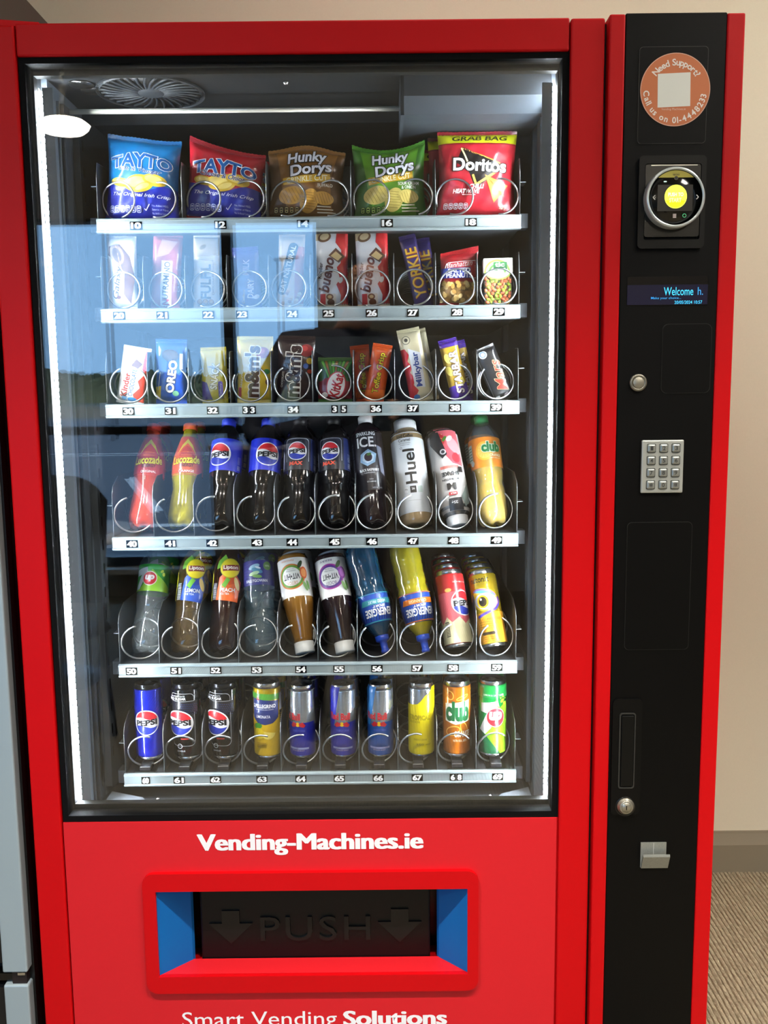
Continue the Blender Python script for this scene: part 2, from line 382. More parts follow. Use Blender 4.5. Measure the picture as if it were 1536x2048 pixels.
# furniture mirrored in the glass
t = empty('round_table', (-1.62, -2.62, 0)); tag(t, 'round white table mirrored low in the left of the glass', 'table')
B().lathe([(0, .70), (.46, .70), (.47, .712), (.46, .725), (0, .725)], mat('#e4e2dc', rough=.4), 48).build('tabletop', t)
B().lathe([(.25, 0), (.25, .012), (.03, .03), (.03, .70)], mat('#3a3d40', metal=.7), 24).build('leg', t)
t = empty('chair', (-1.36, -1.78, 0), (0, 0, radians(200))); tag(t, 'black chair at the round table mirrored in the glass', 'chair')
CH = mat('#0c0d0e', rough=.6)
B().box(-.22, .22, -.22, .22, .43, .47, CH, .015).build('seat', t)
B().grid(lambda u, v: (-.2 + .4 * u, .2 + .05 * v - .05 * (1 - (2 * u - 1) ** 2), .55 + (.5 - .1 * (2 * u - 1) ** 4) * v), 12, 10, CH).build('backrest', t)
for sx in (-.19, .19):
    for sy in (-.19, .19): B().tube([(sx, sy, .43), (sx * 1.1, sy * 1.1, 0)], .012, CH, 8).build('leg', t)
    B().tube([(sx, .19, .44), (sx, .22, .6)], .012, CH, 8).build('back_post', t)
t = empty('low_cabinet', (-.80, -4.22, 0)); tag(t, 'low white cabinet under the window mirrored in the glass', 'cabinet')
B().box(-.26, .32, -.2, .2, .02, 1.02, mat('#6c6f70', rough=.5)).build('body', t)
B().box(-.28, .34, -.22, .22, 1.02, 1.05, WHITE, .004).build('top', t)
for s_ in (-.25, .04): B().box(s_, s_ + .27, .2, .212, .06, .98, mat('#7c7f80', rough=.5), .003).build('door', t)

# ---------------------------------------------------------------- the photographer, seen mirrored in the glass
def skin_mesh(V, E, R, root=0, sub=2):
    me = bpy.data.meshes.new('s'); me.from_pydata(V, E, []); o = bpy.data.objects.new('s', me); COL.objects.link(o)
    m = o.modifiers.new('skin', 'SKIN'); m.use_smooth_shade = True; s2 = o.modifiers.new('sub', 'SUBSURF'); s2.levels = sub; s2.render_levels = sub
    for i, d in enumerate(me.skin_vertices[0].data): d.radius = (R[i], R[i]) if not isinstance(R[i], tuple) else R[i]; d.use_root = (i == root)
    dg = bpy.context.evaluated_depsgraph_get(); ev = o.evaluated_get(dg); m2 = bpy.data.meshes.new_from_object(ev)
    out = ([v.co[:] for v in m2.vertices], [tuple(p.vertices) for p in m2.polygons])
    bpy.data.objects.remove(o); bpy.data.meshes.remove(me); bpy.data.meshes.remove(m2); return out
SKINM = mat('#9a6a4c', rough=.55); NAVY = mat('#0e1222', rough=.8, bump=(300., .2)); TRS = mat('#15161a', rough=.85); HAIR = mat('#080606', rough=.5); SHOE = mat('#0c0c0d', rough=.4)
JV = [(-.17, -1.93, .98), (-.17, -1.92, 1.14), (-.17, -1.90, 1.32), (-.165, -1.88, 1.48), (-.12, -1.865, 1.575), (-.060, -1.830, 1.705),
      (-.345, -1.85, 1.53), (-.44, -1.80, 1.36), (-.485, -1.74, 1.19), (-.28, -1.67, 1.235), (-.085, -1.625, 1.285),
      (.005, -1.92, 1.53), (.075, -1.87, 1.37), (.115, -1.80, 1.21), (.095, -1.70, 1.25), (.072, -1.628, 1.285),
      (-.27, -1.93, .90), (-.28, -1.90, .50), (-.29, -1.93, .10), (-.29, -1.80, .045), (-.08, -1.94, .90), (-.07, -1.92, .50), (-.06, -1.95, .10), (-.05, -1.82, .045)]
JE = [(0, 1), (1, 2), (2, 3), (3, 4), (4, 5), (3, 6), (6, 7), (7, 8), (8, 9), (9, 10), (3, 11), (11, 12), (12, 13), (13, 14), (14, 15), (0, 16), (16, 17), (17, 18), (18, 19), (0, 20), (20, 21), (21, 22), (22, 23)]
JR = [(.165, .13), (.15, .12), (.165, .125), (.15, .11), .070, .048, .078, .056, .048, .042, .030, .075, .056, .048, .042, .030, .108, .074, .050, .042, .108, .074, .050, .042]
bd = B(); V, F = skin_mesh(JV, JE, JR)
def zone(c):
    if c[2] < .11: return SHOE
    if c[2] < .99: return TRS
    if c[2] > 1.60 and abs(c[0] + .09) < .12: return SKINM
    return NAVY
for m_ in (NAVY, SKINM, TRS, SHOE): bd.mi(m_)
o_ = len(bd.V); bd.V.extend(V)
for f in F:
    c = [sum(V[i][k] for i in f) / len(f) for k in range(3)]; bd.F.append(tuple(i + o_ for i in f)); bd.M.append(bd.mi(zone(c))); bd.S.append(True)
# hands closing on the phone edges: palm and five fingers each
for sx, w in ((-1, Vector((-.085, -1.625, 1.285))), (1, Vector((.072, -1.628, 1.285)))):
    pal = Vector((sx * .052, -1.622, 1.305)); V, F = skin_mesh([w[:], ((w + pal) / 2)[:], pal[:]], [(0, 1), (1, 2)], [.026, .030, .026]); bd.add(V, F, SKINM, True)
    for k in range(4):
        zf = 1.272 + k * .019; P = [(sx * .055, -1.620, 1.290 + k * .009), (sx * .049, -1.607, zf), (sx * .043, -1.5975, zf + .002), (sx * (.028 - .003 * abs(k - 1)), -1.5965, zf + .003)]
        V, F = skin_mesh(P, [(0, 1), (1, 2), (2, 3)], [.010, .0088, .0082, .0070], sub=1); bd.add(V, F, SKINM, True)
    P = [(sx * .055, -1.628, 1.290), (sx * .048, -1.628, 1.315), (sx * .034, -1.620, 1.330)]; V, F = skin_mesh(P, [(0, 1), (1, 2)], [.013, .011, .0085], sub=1); bd.add(V, F, SKINM, True)
# head with face
hc = Vector((-.052, -1.815, 1.755))
def headf(u, v):
    a = 2 * pi * u; t = pi * v; x, y, z = sin(t) * sin(a), -sin(t) * cos(a) * -1, -cos(t)
    wx = .076 * (1 - .22 * max(0, -z) ** 1.5); wy = .096 * (1 - .12 * max(0, -z)); p = Vector((x * wx, y * wy, z * .118))
    if y > 0:
        fx, fz = p.x, p.z; p.y += .020 * math.exp(-(fx / .012) ** 2 - ((fz + .012) / .022) ** 2) - .010 * (math.exp(-((abs(fx) - .031) / .014) ** 2 - ((fz - .012) / .012) ** 2)) + .006 * math.exp(-(fx / .022) ** 2 - ((fz + .052) / .007) ** 2) + .008 * math.exp(-(fx / .02) ** 2 - ((fz + .088) / .014) ** 2) + .005 * math.exp(-(fx / .05) ** 2 - ((fz - .034) / .008) ** 2)
    return (hc + p)[:]
bd.grid(headf, 40, 32, SKINM)
for sx in (-1, 1):
    bm = bmesh.new(); bmesh.ops.create_uvsphere(bm, u_segments=12, v_segments=8, radius=1.)
    for v in bm.verts: v.co = (hc.x + sx * .077 + v.co.x * .007, hc.y - .006 + v.co.y * .016, hc.z - .004 + v.co.z * .030)
    bd.bm(bm, SKINM, True)
    bm = bmesh.new(); bmesh.ops.create_uvsphere(bm, u_segments=10, v_segments=8, radius=.0105)
    for v in bm.verts: v.co += hc + Vector((sx * .031, .079, .012))
    bd.bm(bm, mat('#d8d0c8', rough=.2), True)
    bm = bmesh.new(); bmesh.ops.create_uvsphere(bm, u_segments=8, v_segments=6, radius=.005)
    for v in bm.verts: v.co += hc + Vector((sx * .031, .0872, .012))
    bd.bm(bm, HAIR, True)
bd.add([(hc + Vector(q))[:] for q in ((-.022, .093, -.050), (0, .097, -.047), (.022, .093, -.050), (0, .096, -.057))], [(0, 1, 2, 3)], mat('#7a4438', rough=.4))
pb = bd.build('person'); tag(pb, 'photographer in navy top with dark hair holding up a phone, mirrored in the glass', 'person')
def hairf(u, v):
    a = 2 * pi * u; t = pi * v; x, y, z = sin(t) * sin(a), sin(t) * cos(a), -cos(t); k = 1.10 + .03 * sin(9 * a) * sin(5 * t)
    front = max(0., y) * (1 if z < .45 else 0); k = k - .16 * front
    zz = z * .124
    return (hc.x + x * .080 * k, hc.y - .010 + y * .096 * k, hc.z + .010 + max(zz, -.075))
B().grid(hairf, 40, 28, HAIR).build('hair', pb)
ph = empty('phone', (0, -1.604, 1.30)); tag(ph, 'black phone held up by the photographer', 'phone')
B().box(-.037, .037, -.0035, .0035, -.075, .078, mat('#0b0c0e', rough=.25), .003, 2).build('phone_body', ph)
for px, pz in ((-.002, .060), (-.002, .036)): B().lathe([(0, .0006), (.007, .0006), (.008, 0)], mat('#050607', rough=.1), 20, c=(px + .024, .0036, pz), axis='y').build('lens', ph, None, (0, 0, pi))

# ---------------------------------------------------------------- the vending machine
VMO = Vector((-.027, .39, 0))
VM = tag(empty('vending_machine', VMO), 'tall red vending machine with a glass front full of snacks and drinks', 'vending machine')
def vm(name, b, parent=None, label=None):
    o = b.build(name, parent or VM, None if parent else -VMO)
    if label: o['label'] = label
    return o
TOPZ, BOTZ = 1.969, .085
GX0, GX1, GZ0, GZ1 = -.599, .316, .578, 1.917        # glazed opening
IX0, IX1 = -.578, .299                                # inner walls
# cabinet shell
c = B()
c.box(-.654, -.640, .052, .80, BOTZ, 1.966, RED).box(.585, .600, .052, .80, BOTZ, 1.966, RED)
c.box(-.640, .585, .052, .80, 1.952, 1.966, RED).box(-.640, .585, .786, .80, BOTZ, 1.952, RED).box(-.640, .585, .052, .786, BOTZ, BOTZ + .02, RED)
vm('cabinet', c)
c = B(); c.box(-.60, .56, .10, .74, 0, BOTZ, BLK2); vm('plinth', c)
for xw in (IX0 - .01, IX1): vm('inner_wall', B().box(xw, xw + .01, .076, .70, .50, 1.93, LINER))
c = B().box(IX0, IX1, .69, .70, .50, 1.93, mat('#59605e', rough=.6)); vm('inner_back', c)
# side wall ribs and slotted rails
for sgn, xw in ((1, IX0), (-1, IX1)):
    for y0, y1, dep, m_ in ((.075, .105, .004, LINER), (.112, .116, .007, STEEL), (.128, .160, .010, LINERD), (.20, .24, .012, LINER), (.60, .64, .012, LINER)):
        xa, xb = sorted((xw, xw + sgn * dep)); vm('wall_rail', B().box(xa, xb, y0, y1, .56, 1.88, m_))
    for i in range(26):
        z = .62 + i * .048; xa, xb = sorted((xw + sgn * .0118, xw + sgn * .0124)); vm('rail_slot', B().box(xa, xb, .215, .222, z, z + .02, BLK2))
    # hanging cable slot
    xa, xb = sorted((xw + sgn * .0102, xw + sgn * .0108)); vm('cable_slot', B().prism([(.137, .80), (.149, .80), (.150, .66), (.158, .64), (.155, .60), (.143, .585), (.133, .61), (.137, .66)], xa, xb, BLK2, 'x'))
# ceiling of the compartment, fan grille and housing
c = B().box(IX0, IX1, .045, .27, 1.905, 1.93, mat('#101316', rough=.7, spec=.2)).box(IX0, IX1, .27, .70, 1.90, 1.93, LINERD).box(IX0, IX1, .262, .27, 1.880, 1.905, LINERD)
vm('inner_ceiling', c)
FANM = mat('#22272c', rough=.6)
fan = B(); fx, fy, fz = -.413, .140, 1.9045
fan.lathe([(.096, 0), (.096, .004), (.091, .006), (.089, 0)], FANM, 56, c=(fx, fy, fz - .006), cap=False)
fan.lathe([(0, .002), (.022, .0), (.026, .006)], FANM, 32, c=(fx, fy, fz - .006), cap=False)
for k in range(30):
    a0 = 2 * pi * k / 30; P = [(fx + r * cos(a0 + (r - .02) * 4.), fy + r * sin(a0 + (r - .02) * 4.), fz - .003) for r in (.022, .038, .055, .072, .090)]
    fan.tube(P, .0022, FANM, 5)
fg = vm('fan_grille', fan, label='round swirled fan grille in the compartment ceiling')
B().lathe([(0, 0), (.091, 0), (.091, .0012), (0, .0012)], BLK2, 48, c=(fx, fy, fz - .0005)).build('fan_recess', fg)
for x, y in ((-.525, .10), (-.515, .135)): vm('ceiling_port', B().lathe([(0, -.001), (.022, -.001), (.022, .001), (0, .001)], BLK2, 24, c=(x, y, 1.9035)))
vm('ceiling_screw', B().lathe([(0, -.006), (.004, -.005), (.0055, -.002), (.0055, 0)], CHROME, 16, c=(-.165, .10, 1.905)))
vm('light_bar', B().tube([(-.572, .160, 1.8755), (.042, .160, 1.8755)], .0045, mat('#e8e4d6', rough=.3, metal=.5), 12))
HOUS = mat('#2f353b', rough=.6, spec=.3, bump=(500., .05))
hp = [(.062, 1.905), (.068, 1.869), (.11, 1.850), (.150, 1.845), (.24, 1.846), (.24, 1.905)]
h = B().prism(hp, .042, .288, HOUS, 'x'); h.box(.036, .042, .064, .24, 1.836, 1.904, HOUS)
h.prism([(.062, 1.905), (.068, 1.869), (.11, 1.851), (.150, 1.847), (.15, 1.905)], .288, .296, HOUS, 'x')
vm('refrigeration_housing', h, label='grey faceted housing hanging at the top right inside')
# lower chute inside
c = B().prism([(.045, .552), (.12, .556), (.26, .535), (.69, .56), (.69, .50), (.045, .50)], IX0, IX1, mat('#3a3e43', rough=.6, bump=(300., .1)), 'x')
vm('drop_floor', c)
for xa, xb, s_ in ((IX0 + .02, IX0 + .11, 1), (IX1 - .09, IX1 - .012, -1)):
    pts = [(xa, .06), (xb - (.03 if s_ < 0 else 0), .06) if s_ > 0 else (xa + .0, .06), (xb, .06), (xb, .11), (xb - .02, .14), (xa, .17)] if s_ > 0 else [(xa, .06), (xb, .06), (xb, .17), (xa + .02, .14), (xa, .11)]
    vm('guide_plate', B().prism(pts, .557, .563, mat('#6f767d', rough=.55), 'z'))
for x, y in ((-.455, .115), (-.455, .13), (.205, .115), (.205, .13), (-.47, .075), (.22, .075)):
    vm('guide_screw', B().lathe([(0, .004), (.003, .003), (.004, 0)], CHROME, 10, c=(x, y, .563)))
# LED strips with their reflectors
LEDM = mat((.86, .94, 1.), emit=LED_L, name='led_bead'); PCB = mat('#c9d2d6', rough=.5)
REFL = mat('#6f787f', rough=.6, spec=.3)
for s_, xl in ((1, -.584), (-1, .3015)):
    xa, xb = sorted((xl - s_ * .012, xl + s_ * .006))
    vm('led_reflector', B().box(min(xl + s_ * .004, xl + s_ * .022), max(xl + s_ * .004, xl + s_ * .022), .0560, .0575, .56, 1.885, REFL))
    vm('led_post', B().box(min(xl - s_ * .014, xl - s_ * .0042), max(xl - s_ * .014, xl - s_ * .0042), .057, .076, .555, 1.905, LINERD))
    ls = vm('led_strip', B().box(min(xl - s_ * .0042, xl - s_ * .0028), max(xl - s_ * .0042, xl - s_ * .0028), .0575, .0655, .563, 1.885, PCB), label='white dotted LED light strip')
    lb = B()      # lens row of the strip, facing into the cabinet
    for i in range(120):
        z = .568 + i * .0110; lb.prism([(xl - s_ * .0028, .0580), (xl + s_ * .0010, .0580), (xl + s_ * .0028, .0600), (xl + s_ * .0028, .0632), (xl - s_ * .0028, .0650)], z - .0028, z + .0028, LEDM, 'z')
    lb = lb.build('led_beads', ls); lb['kind'] = 'stuff'
# door: posts, rails, lower panel
bv = .0035
vm('door_post', B().box(-.654, -.6012, 0, .05, BOTZ, 1.966, RED, bv, 2), label='red left post of the door')
vm('door_rail', B().box(-.5995, .3145, .001, .05, GZ1, TOPZ, RED, .003, 2), label='red top rail of the door')
vm('door_post', B().box(.3160, .3725, -.002, .05, BOTZ, 1.967, RED, bv, 2), label='red right post of the door')
PX0, PX1 = -.5985, .3130
lp = B().holed(rect(PX0, PX1, BOTZ, GZ0), rect(-.432, .148, .274, .445), .003, .05, REDM)
vm('lower_panel', lp, label='red lower door panel with white lettering')
vm('door_return', B().box(.3132, .3158, .006, .05, BOTZ, GZ0, RED))
# gasket round the glass and panes of the double glazing
gk = B().holed(rect(GX0, GX1, GZ0, GZ1), rect(GX0 + .010, GX1 - .012, GZ0 + .012, GZ1 - .010), .006, .05, GASK)
gk.holed(rect(GX0 + .001, GX1 - .001, GZ0 + .001, GZ1 - .001), rect(GX0 + .0135, GX1 - .014, GZ0 + .022, GZ1 - .020), .034, .05, mat('#070b0a', rough=.7, spec=.2))
vm('gasket', gk)
GLASS = clear('#cfe0da', .0, .0, .036, name='door_glass')
g1 = vm('glass_pane', B().box(GX0 + .008, GX1 - .008, .012, .016, GZ0 + .010, GZ1 - .008, GLASS), label='clear door glass mirroring the window and photographer')
g2 = B().box(-.4535, .4535, -.002, .002, -.664, .664, GLASS).build('glass_pane', VM, Vector((-.1415, .028, 1.2475)) - VMO, (radians(-.06), 0, radians(.157)))
# lettering on the lower panel
b = B(); pr = Print(b, flat(-.143, .003, .521), L=50, h0=.0003)
[pr.text('Vending-Machines.ie', dx, 11 + dy, 415, 41, '#f1f1f4', bold=.0) for dx, dy in ((-2.3, .4), (2.3, .4), (-1, -.6), (1, -.6), (0, .8), (-2.3, -.4), (2.3, -.4))]
vm('lettering', b)
b = B(); pr = Print(b, flat(-.395, .003, .168), L=50, h0=.0003)
pr.text('Smart Vending', 148, 8, 294, 40, '#f1f1f4', bold=.002)
[pr.text('Solutions', 406 + dx, 12, 195, 31, '#f1f1f4', bold=.014) for dx in (-1.5, 0, 1.5)]
vm('lettering', b)
# delivery hatch
hs = B().holed(rrect(-.456, .168, .240, .480, .022, 6), rect(-.432, .148, .274, .445), -.006, .0032, RED)
dh = vm('delivery_surround', hs, label='raised red frame of the delivery hatch')
BLUE = mat('#0667b4', rough=.6, spec=.2)
vm('hatch_side', B().prism([(-.432, .0), (-.432, .05), (-.376, .055), (-.379, .048)], .262, .447, BLUE, 'z'), label='bright blue left cheek of the hatch')
vm('hatch_side', B().prism([(.148, .0), (.148, .05), (.094, .055), (.097, .048)], .262, .447, BLUE, 'z'), label='bright blue right cheek of the hatch')
vm('hatch_sill', B().prism([(.0, .274), (.0, .262), (.12, .24), (.12, .252)], -.432, .148, RED, 'x'))
vm('hatch_back', B().box(-.43, .146, .12, .13, .22, .52, BLK2).box(-.432, .148, .0, .12, .447, .452, BLK2))
FLAPM = mat('#040505', rough=.4, spec=.3, bump=(800., .08))
fl = B().box(-.363, .081, .052, .075, .250, .424, FLAPM, .004, 2)
pf = vm('push_flap', fl, label='black push flap of the delivery hatch with raised arrows')
b = B(); EM = mat('#0b0d0e', rough=.3, spec=.4)  # same black as the flap, tinted lighter in place of edge highlights
fn = lambda u, v, h: (-.141 + u / 1000, .0522 - h, .337 + v / 1000)
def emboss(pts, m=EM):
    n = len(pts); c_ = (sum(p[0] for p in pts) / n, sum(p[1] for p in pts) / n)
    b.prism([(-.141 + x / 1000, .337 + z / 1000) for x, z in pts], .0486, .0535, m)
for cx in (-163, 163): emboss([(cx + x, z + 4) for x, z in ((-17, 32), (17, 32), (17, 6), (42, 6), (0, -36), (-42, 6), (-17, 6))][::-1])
V_, T_, x0, x1, y0, y1 = glyphs('PUSH', 0., 0., 1.12)
for hh, in ((.0040,),):
    S = lambda x, y: (-106 + 212 * (x - x0) / (x1 - x0), -27 + 50 * (y - y0) / (y1 - y0))
    P2 = [S(*v) for v in V_]; from_e = {}
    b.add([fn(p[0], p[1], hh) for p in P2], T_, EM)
    for t_ in T_:
        for e in ((t_[0], t_[1]), (t_[1], t_[2]), (t_[2], t_[0])): k = tuple(sorted(e)); from_e[k] = from_e.get(k, 0) + 1
    ed = [k for k, n in from_e.items() if n == 1]
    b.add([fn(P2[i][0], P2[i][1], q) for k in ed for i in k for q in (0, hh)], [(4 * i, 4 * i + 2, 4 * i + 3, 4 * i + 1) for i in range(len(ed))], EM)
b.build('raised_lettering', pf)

# control column
CY = -.010
vm('column_edge', B().box(.3775, .4040, CY, .05, BOTZ, 1.9695, RED, .003, 2), label='red left edge of the control column')
vm('column_edge', B().box(.5700, .6000, CY, .05, BOTZ, 1.9695, RED, .003, 2), label='red right edge of the control column')
vm('control_panel', B().box(.4040, .5700, CY + .0005, .05, BOTZ, 1.9705, BLACK, .0015), label='black control panel strip')
vm('column_gap', B().box(.3725, .3775, .012, .05, BOTZ, 1.962, BLK2))
FY = CY + .0005
SEAM = mat('#1d1e1d', rough=.35)
def seam(x0, x1, z0, z1, r, name='access_plate', d=.0012):
    vm(name, B().prism(rrect(x0, x1, z0, z1, r, 5), FY - d, FY + .001, BLACK)); vm(name + '_edge', B().holed(rrect(x0 - .0008, x1 + .0008, z0 - .0008, z1 + .0008, r, 5), rrect(x0 + .0003, x1 - .0003, z0 + .0003, z1 - .0003, r, 5), FY - d * .8, FY + .001, SEAM))
seam(.428, .540, 1.766, 1.917, .006); seam(.479, .562, 1.354, 1.470, .010); seam(.427, .540, .90, 1.129, .008)
# support sticker (the printed code square is left blank)
st = B(); sx, sz = .4875, 1.850
st.prism(ellp(sx, sz, .0578, .0578, 72), FY - .0018, FY - .0012, mat('#cf7341', rough=.4))
so = vm('support_sticker', st, label='round orange support sticker with curved white lettering')
b = B(); pr = Print(b, flat(sx, FY - .0018, sz), L=20, h0=.0001)
pr.ring(0, 0, 57.6, 57.6, 1.0, '#e3b79f', n=72); pr.poly([(-28.5, -28), (25.5, -26), (24.5, 27), (-29.5, 25)], '#e9ebe2')
def arc_text(t, R, a_mid, span, size, up):
    ws = []
    for ch in t: ws.append(.36 if ch == ' ' else (glyphs(ch, .01)[3] - glyphs(ch, .01)[2]) + .09)
    tot = sum(ws); a = a_mid + (span / 2 if up else -span / 2); pr.h += pr.eps
    for ch, w in zip(t, ws):
        da = span * w / tot; ac = a - da / 2 if up else a + da / 2
        if ch != ' ':
            V, T, gx0, gx1, gy0, gy1 = glyphs(ch, .022); rot = radians(ac - 90 if up else ac + 90); o_ = []
            for x, y in V:
                X = (x - (gx0 + gx1) / 2) * size; Y = (y - .34) * size
                o_.append((R * cos(radians(ac)) + X * cos(rot) - Y * sin(rot), R * sin(radians(ac)) + X * sin(rot) + Y * cos(rot)))
            pr.h -= pr.eps; pr.tris(o_, T, ink('#f6ece2'))
        a = a - da if up else a + da
arc_text('Need Support?', 43, 88, 116, 14.5, True)
arc_text('Call us on 01-4448233', 48, 266, 172, 13.5, False)
pr.text('Vending Machines.ie', -2, -31, 40, 4.5, '#e8c9b5', bold=.0)
b.build('lettering', so)
# card reader
RX, RZ = .487, 1.670
rd = B().holed(rrect(.430, .542, 1.595, 1.745, .007, 5), rrect(.440, .534, 1.609, 1.732, .004, 5), FY - .007, FY, mat('#0c0c0b', rough=.45, spec=.25))
ro = vm('card_reader', rd, label='black contactless card reader with a round lit screen')
B().prism(rrect(.441, .533, 1.614, 1.731, .004, 5), FY - .006, FY - .001, BLK2).build('reader_body', ro)
B().box(.450, .527, FY - .0072, FY - .005, 1.7285, 1.7300, mat('#c9c8c2', rough=.3, metal=.6)).build('reader_trim', ro)
B().lathe([(.0490, .0), (.0490, .018), (.0475, .0205), (.0445, .0205), (.0440, .0190)], mat('#cfd8da', rough=.25, metal=.5), 72, c=(RX, FY - .004, 1.6745), axis='y', cap=False).build('silver_ring', ro)
B().lathe([(0, .0185), (.0446, .0185), (.0446, .01), (0, .01)], mat('#050606', rough=.12), 64, c=(RX, FY - .004, 1.6745), axis='y').build('round_screen', ro)
b = B(); pr = Print(b, flat(RX, FY - .0225, 1.6745), L=30, h0=.0002)
pr.poly(ellp(0, 0, 43, 43, 24, 0, 47, 133), '#b3a93a'); pr.ell(0, 30.5, 3.4, 3.4, '#3a3720'); pr.ell(0, 30.5, 2.3, 2.3, '#080808')
pr.text('NAYAX', 0, 36, 11, 3.2, '#2a2810', bold=.02)
pr.rect(-30, 28, -22, 20, '#0d0e10'); pr.rr(-20.5, -15.5, 24.3, 26, .8, mat('#bfe8cf', emit=.6))
LIT = mat('#a6e80a', emit=1.3); LIT2 = mat('#e6f23c', emit=1.3)
pr.ell(0, 1, 18.4, 18.8, LIT2, n=40); pr.poly(ellp(0, 1, 17, 17.4, 30, 0, 200, 340), LIT)
pr.text('PUSH TO', 0, 4.5, 25, 6, mat('#f4fbb0', emit=1.3), bold=.02); pr.text('START', -.5, -4.5, 20, 7, mat('#e2fa8c', emit=1.3), bold=.02)
for s_ in (-1, 1): pr.line([(s_ * 34, 3.5), (s_ * 37.5, 0), (s_ * 34, -3.5)], 1.4, '#d8d8d4')
pr.rect(-4, 1.6, -33, -26.5, '#c9b9b5'); pr.line([(-4, -28.3), (1.6, -28.3)], .5, '#4a4040'); pr.line([(-4, -30.6), (1.6, -30.6)], .5, '#4a4040'); pr.ring(15, -29.5, 3.2, 3.2, .9, mat('#4fae78', emit=.4))
b.build('screen_print', ro)
# display
do = vm('display', B().box(.4165, .5530, FY - .0008, FY + .001, 1.502, 1.550, mat('#131214', rough=.15)).box(.4165, .553, FY - .0012, FY, 1.503, 1.536, mat('#22223a', rough=.15)), label='narrow dark display with blue text')
b = B(); pr = Print(b, flat(.4165, FY - .0012, 1.502), L=30, h0=.0002)
CY1 = mat('#38b6e8', emit=.75); CY2 = mat('#2f8fd0', emit=.6)
pr.text('Welcome', 87, 23, 50, 13.5, CY1, bold=.004); pr.text('h.', 124, 23, 9, 13, CY2, bold=.0); pr.text('Make your choice...', 66, 11.5, 51, 5, CY2, bold=.004); pr.text('20/05/2024 10:57', 104, 4.6, 47, 5.4, CY1, bold=.004)
b.build('display_text', do)
# coin button, keypad, lock plate, coin return
bt = vm('return_button', B().lathe([(.0148, 0), (.0148, .004), (.0135, .0055), (.0105, .0055), (.0100, .0045)], mat('#8d8a7d', rough=.4, metal=.8), 40, c=(.4385, FY, 1.372), axis='y'), label='round brushed metal button')
B().lathe([(.0098, .003), (.0096, .0062), (.0088, .0068), (0, .0068)], mat('#a5a193', rough=.4, metal=.7), 40, c=(.4385, FY, 1.372), axis='y').build('button_cap', bt)
KP = mat('#b6bab4', rough=.42, metal=.45)
kp = vm('keypad', B().box(.447, .520, FY - .006, FY, 1.1815, 1.2735, KP, .002, 2), label='silver keypad with twelve square keys')
KEY = mat('#a7aca8', rough=.3, metal=.7); KD = mat('#3b3f3e', rough=.5)
for r_ in range(4):
    for c_ in range(3):
        kx, kz = .4635 + c_ * .0212, 1.2595 - r_ * .0212
        k = B().box(kx - .0068, kx + .0068, FY - .0095, FY - .005, kz - .0068, kz + .0068, KEY, .0022, 2)
        k.holed(rrect(kx - .0078, kx + .0078, kz - .0078, kz + .0078, .002, 3), rrect(kx - .0069, kx + .0069, kz - .0069, kz + .0069, .002, 3), FY - .0063, FY - .0055, KD)
        Print(k, flat(kx, FY - .0095, kz), L=20, h0=.0001).text('123456789*0#'[r_ * 3 + c_], 0, 0, 4.6 if r_ < 3 or c_ == 1 else 6, 7, '#3a3d3c', bold=.012)
        k.build('key', kp)
lo = vm('lock_plate', B().prism(rrect(.408, .461, .590, .809, .009, 6), FY - .0035, FY, mat('#050505', rough=.45, spec=.2)), label='black lock plate with folding handle')
B().holed(rrect(.420, .4495, .641, .784, .005, 5), rrect(.4225, .4475, .6435, .7815, .004, 5), FY - .0050, FY - .003, mat('#2a2b2a', rough=.35)).build('handle_recess', lo)
B().box(.424, .4465, FY - .0062, FY - .003, .646, .779, mat('#060707', rough=.4, spec=.25), .0015, 2).build('handle', lo)
lk = B().lathe([(.0155, 0), (.0155, .003), (.0125, .0045), (.0125, .007), (.011, .0085), (.0095, .0078), (.0093, .0085), (0, .0085)], mat('#a9a698', rough=.35, metal=.8), 40, c=(.4348, FY - .0035, .6075), axis='y')
lk.box(.4340, .4356, FY - .0124, FY - .0115, .6035, .6115, BLK2); lk.lathe([(.0155, 0), (.0175, .001), (.0185, 0)], BLK2, 32, c=(.4348, FY - .0034, .6060), axis='y', cap=False)
lk.build('lock', lo)
fm = mat('#9da19b', rough=.45, metal=.6, bump=(350., .15), var=.15)
cr = vm('coin_return', B().box(.4655, .5125, FY - .002, FY, .4865, .5350, fm), label='scratched metal coin return flap')
B().prism([(FY - .002, .4865), (FY - .0045, .4865), (FY - .016, .514), (FY - .0150, .518), (FY - .0130, .5178), (FY - .002, .491)], .4665, .5155, fm, 'x').build('flap', cr)
B().box(.4885, .4893, FY - .0023, FY - .0018, .4870, .5345, mat('#c4c6c0', rough=.5)).build('scratch', cr)
# stray cabinet top edge behind the door
vm('top_lip', B().prism([(-.654, .012), (-.57, .030), (-.57, .09), (-.654, .09)], 1.972, 1.981, RED, 'z'))
vm('top_lip', B().box(-.60, .58, .032, .09, 1.966, 1.972, RED))

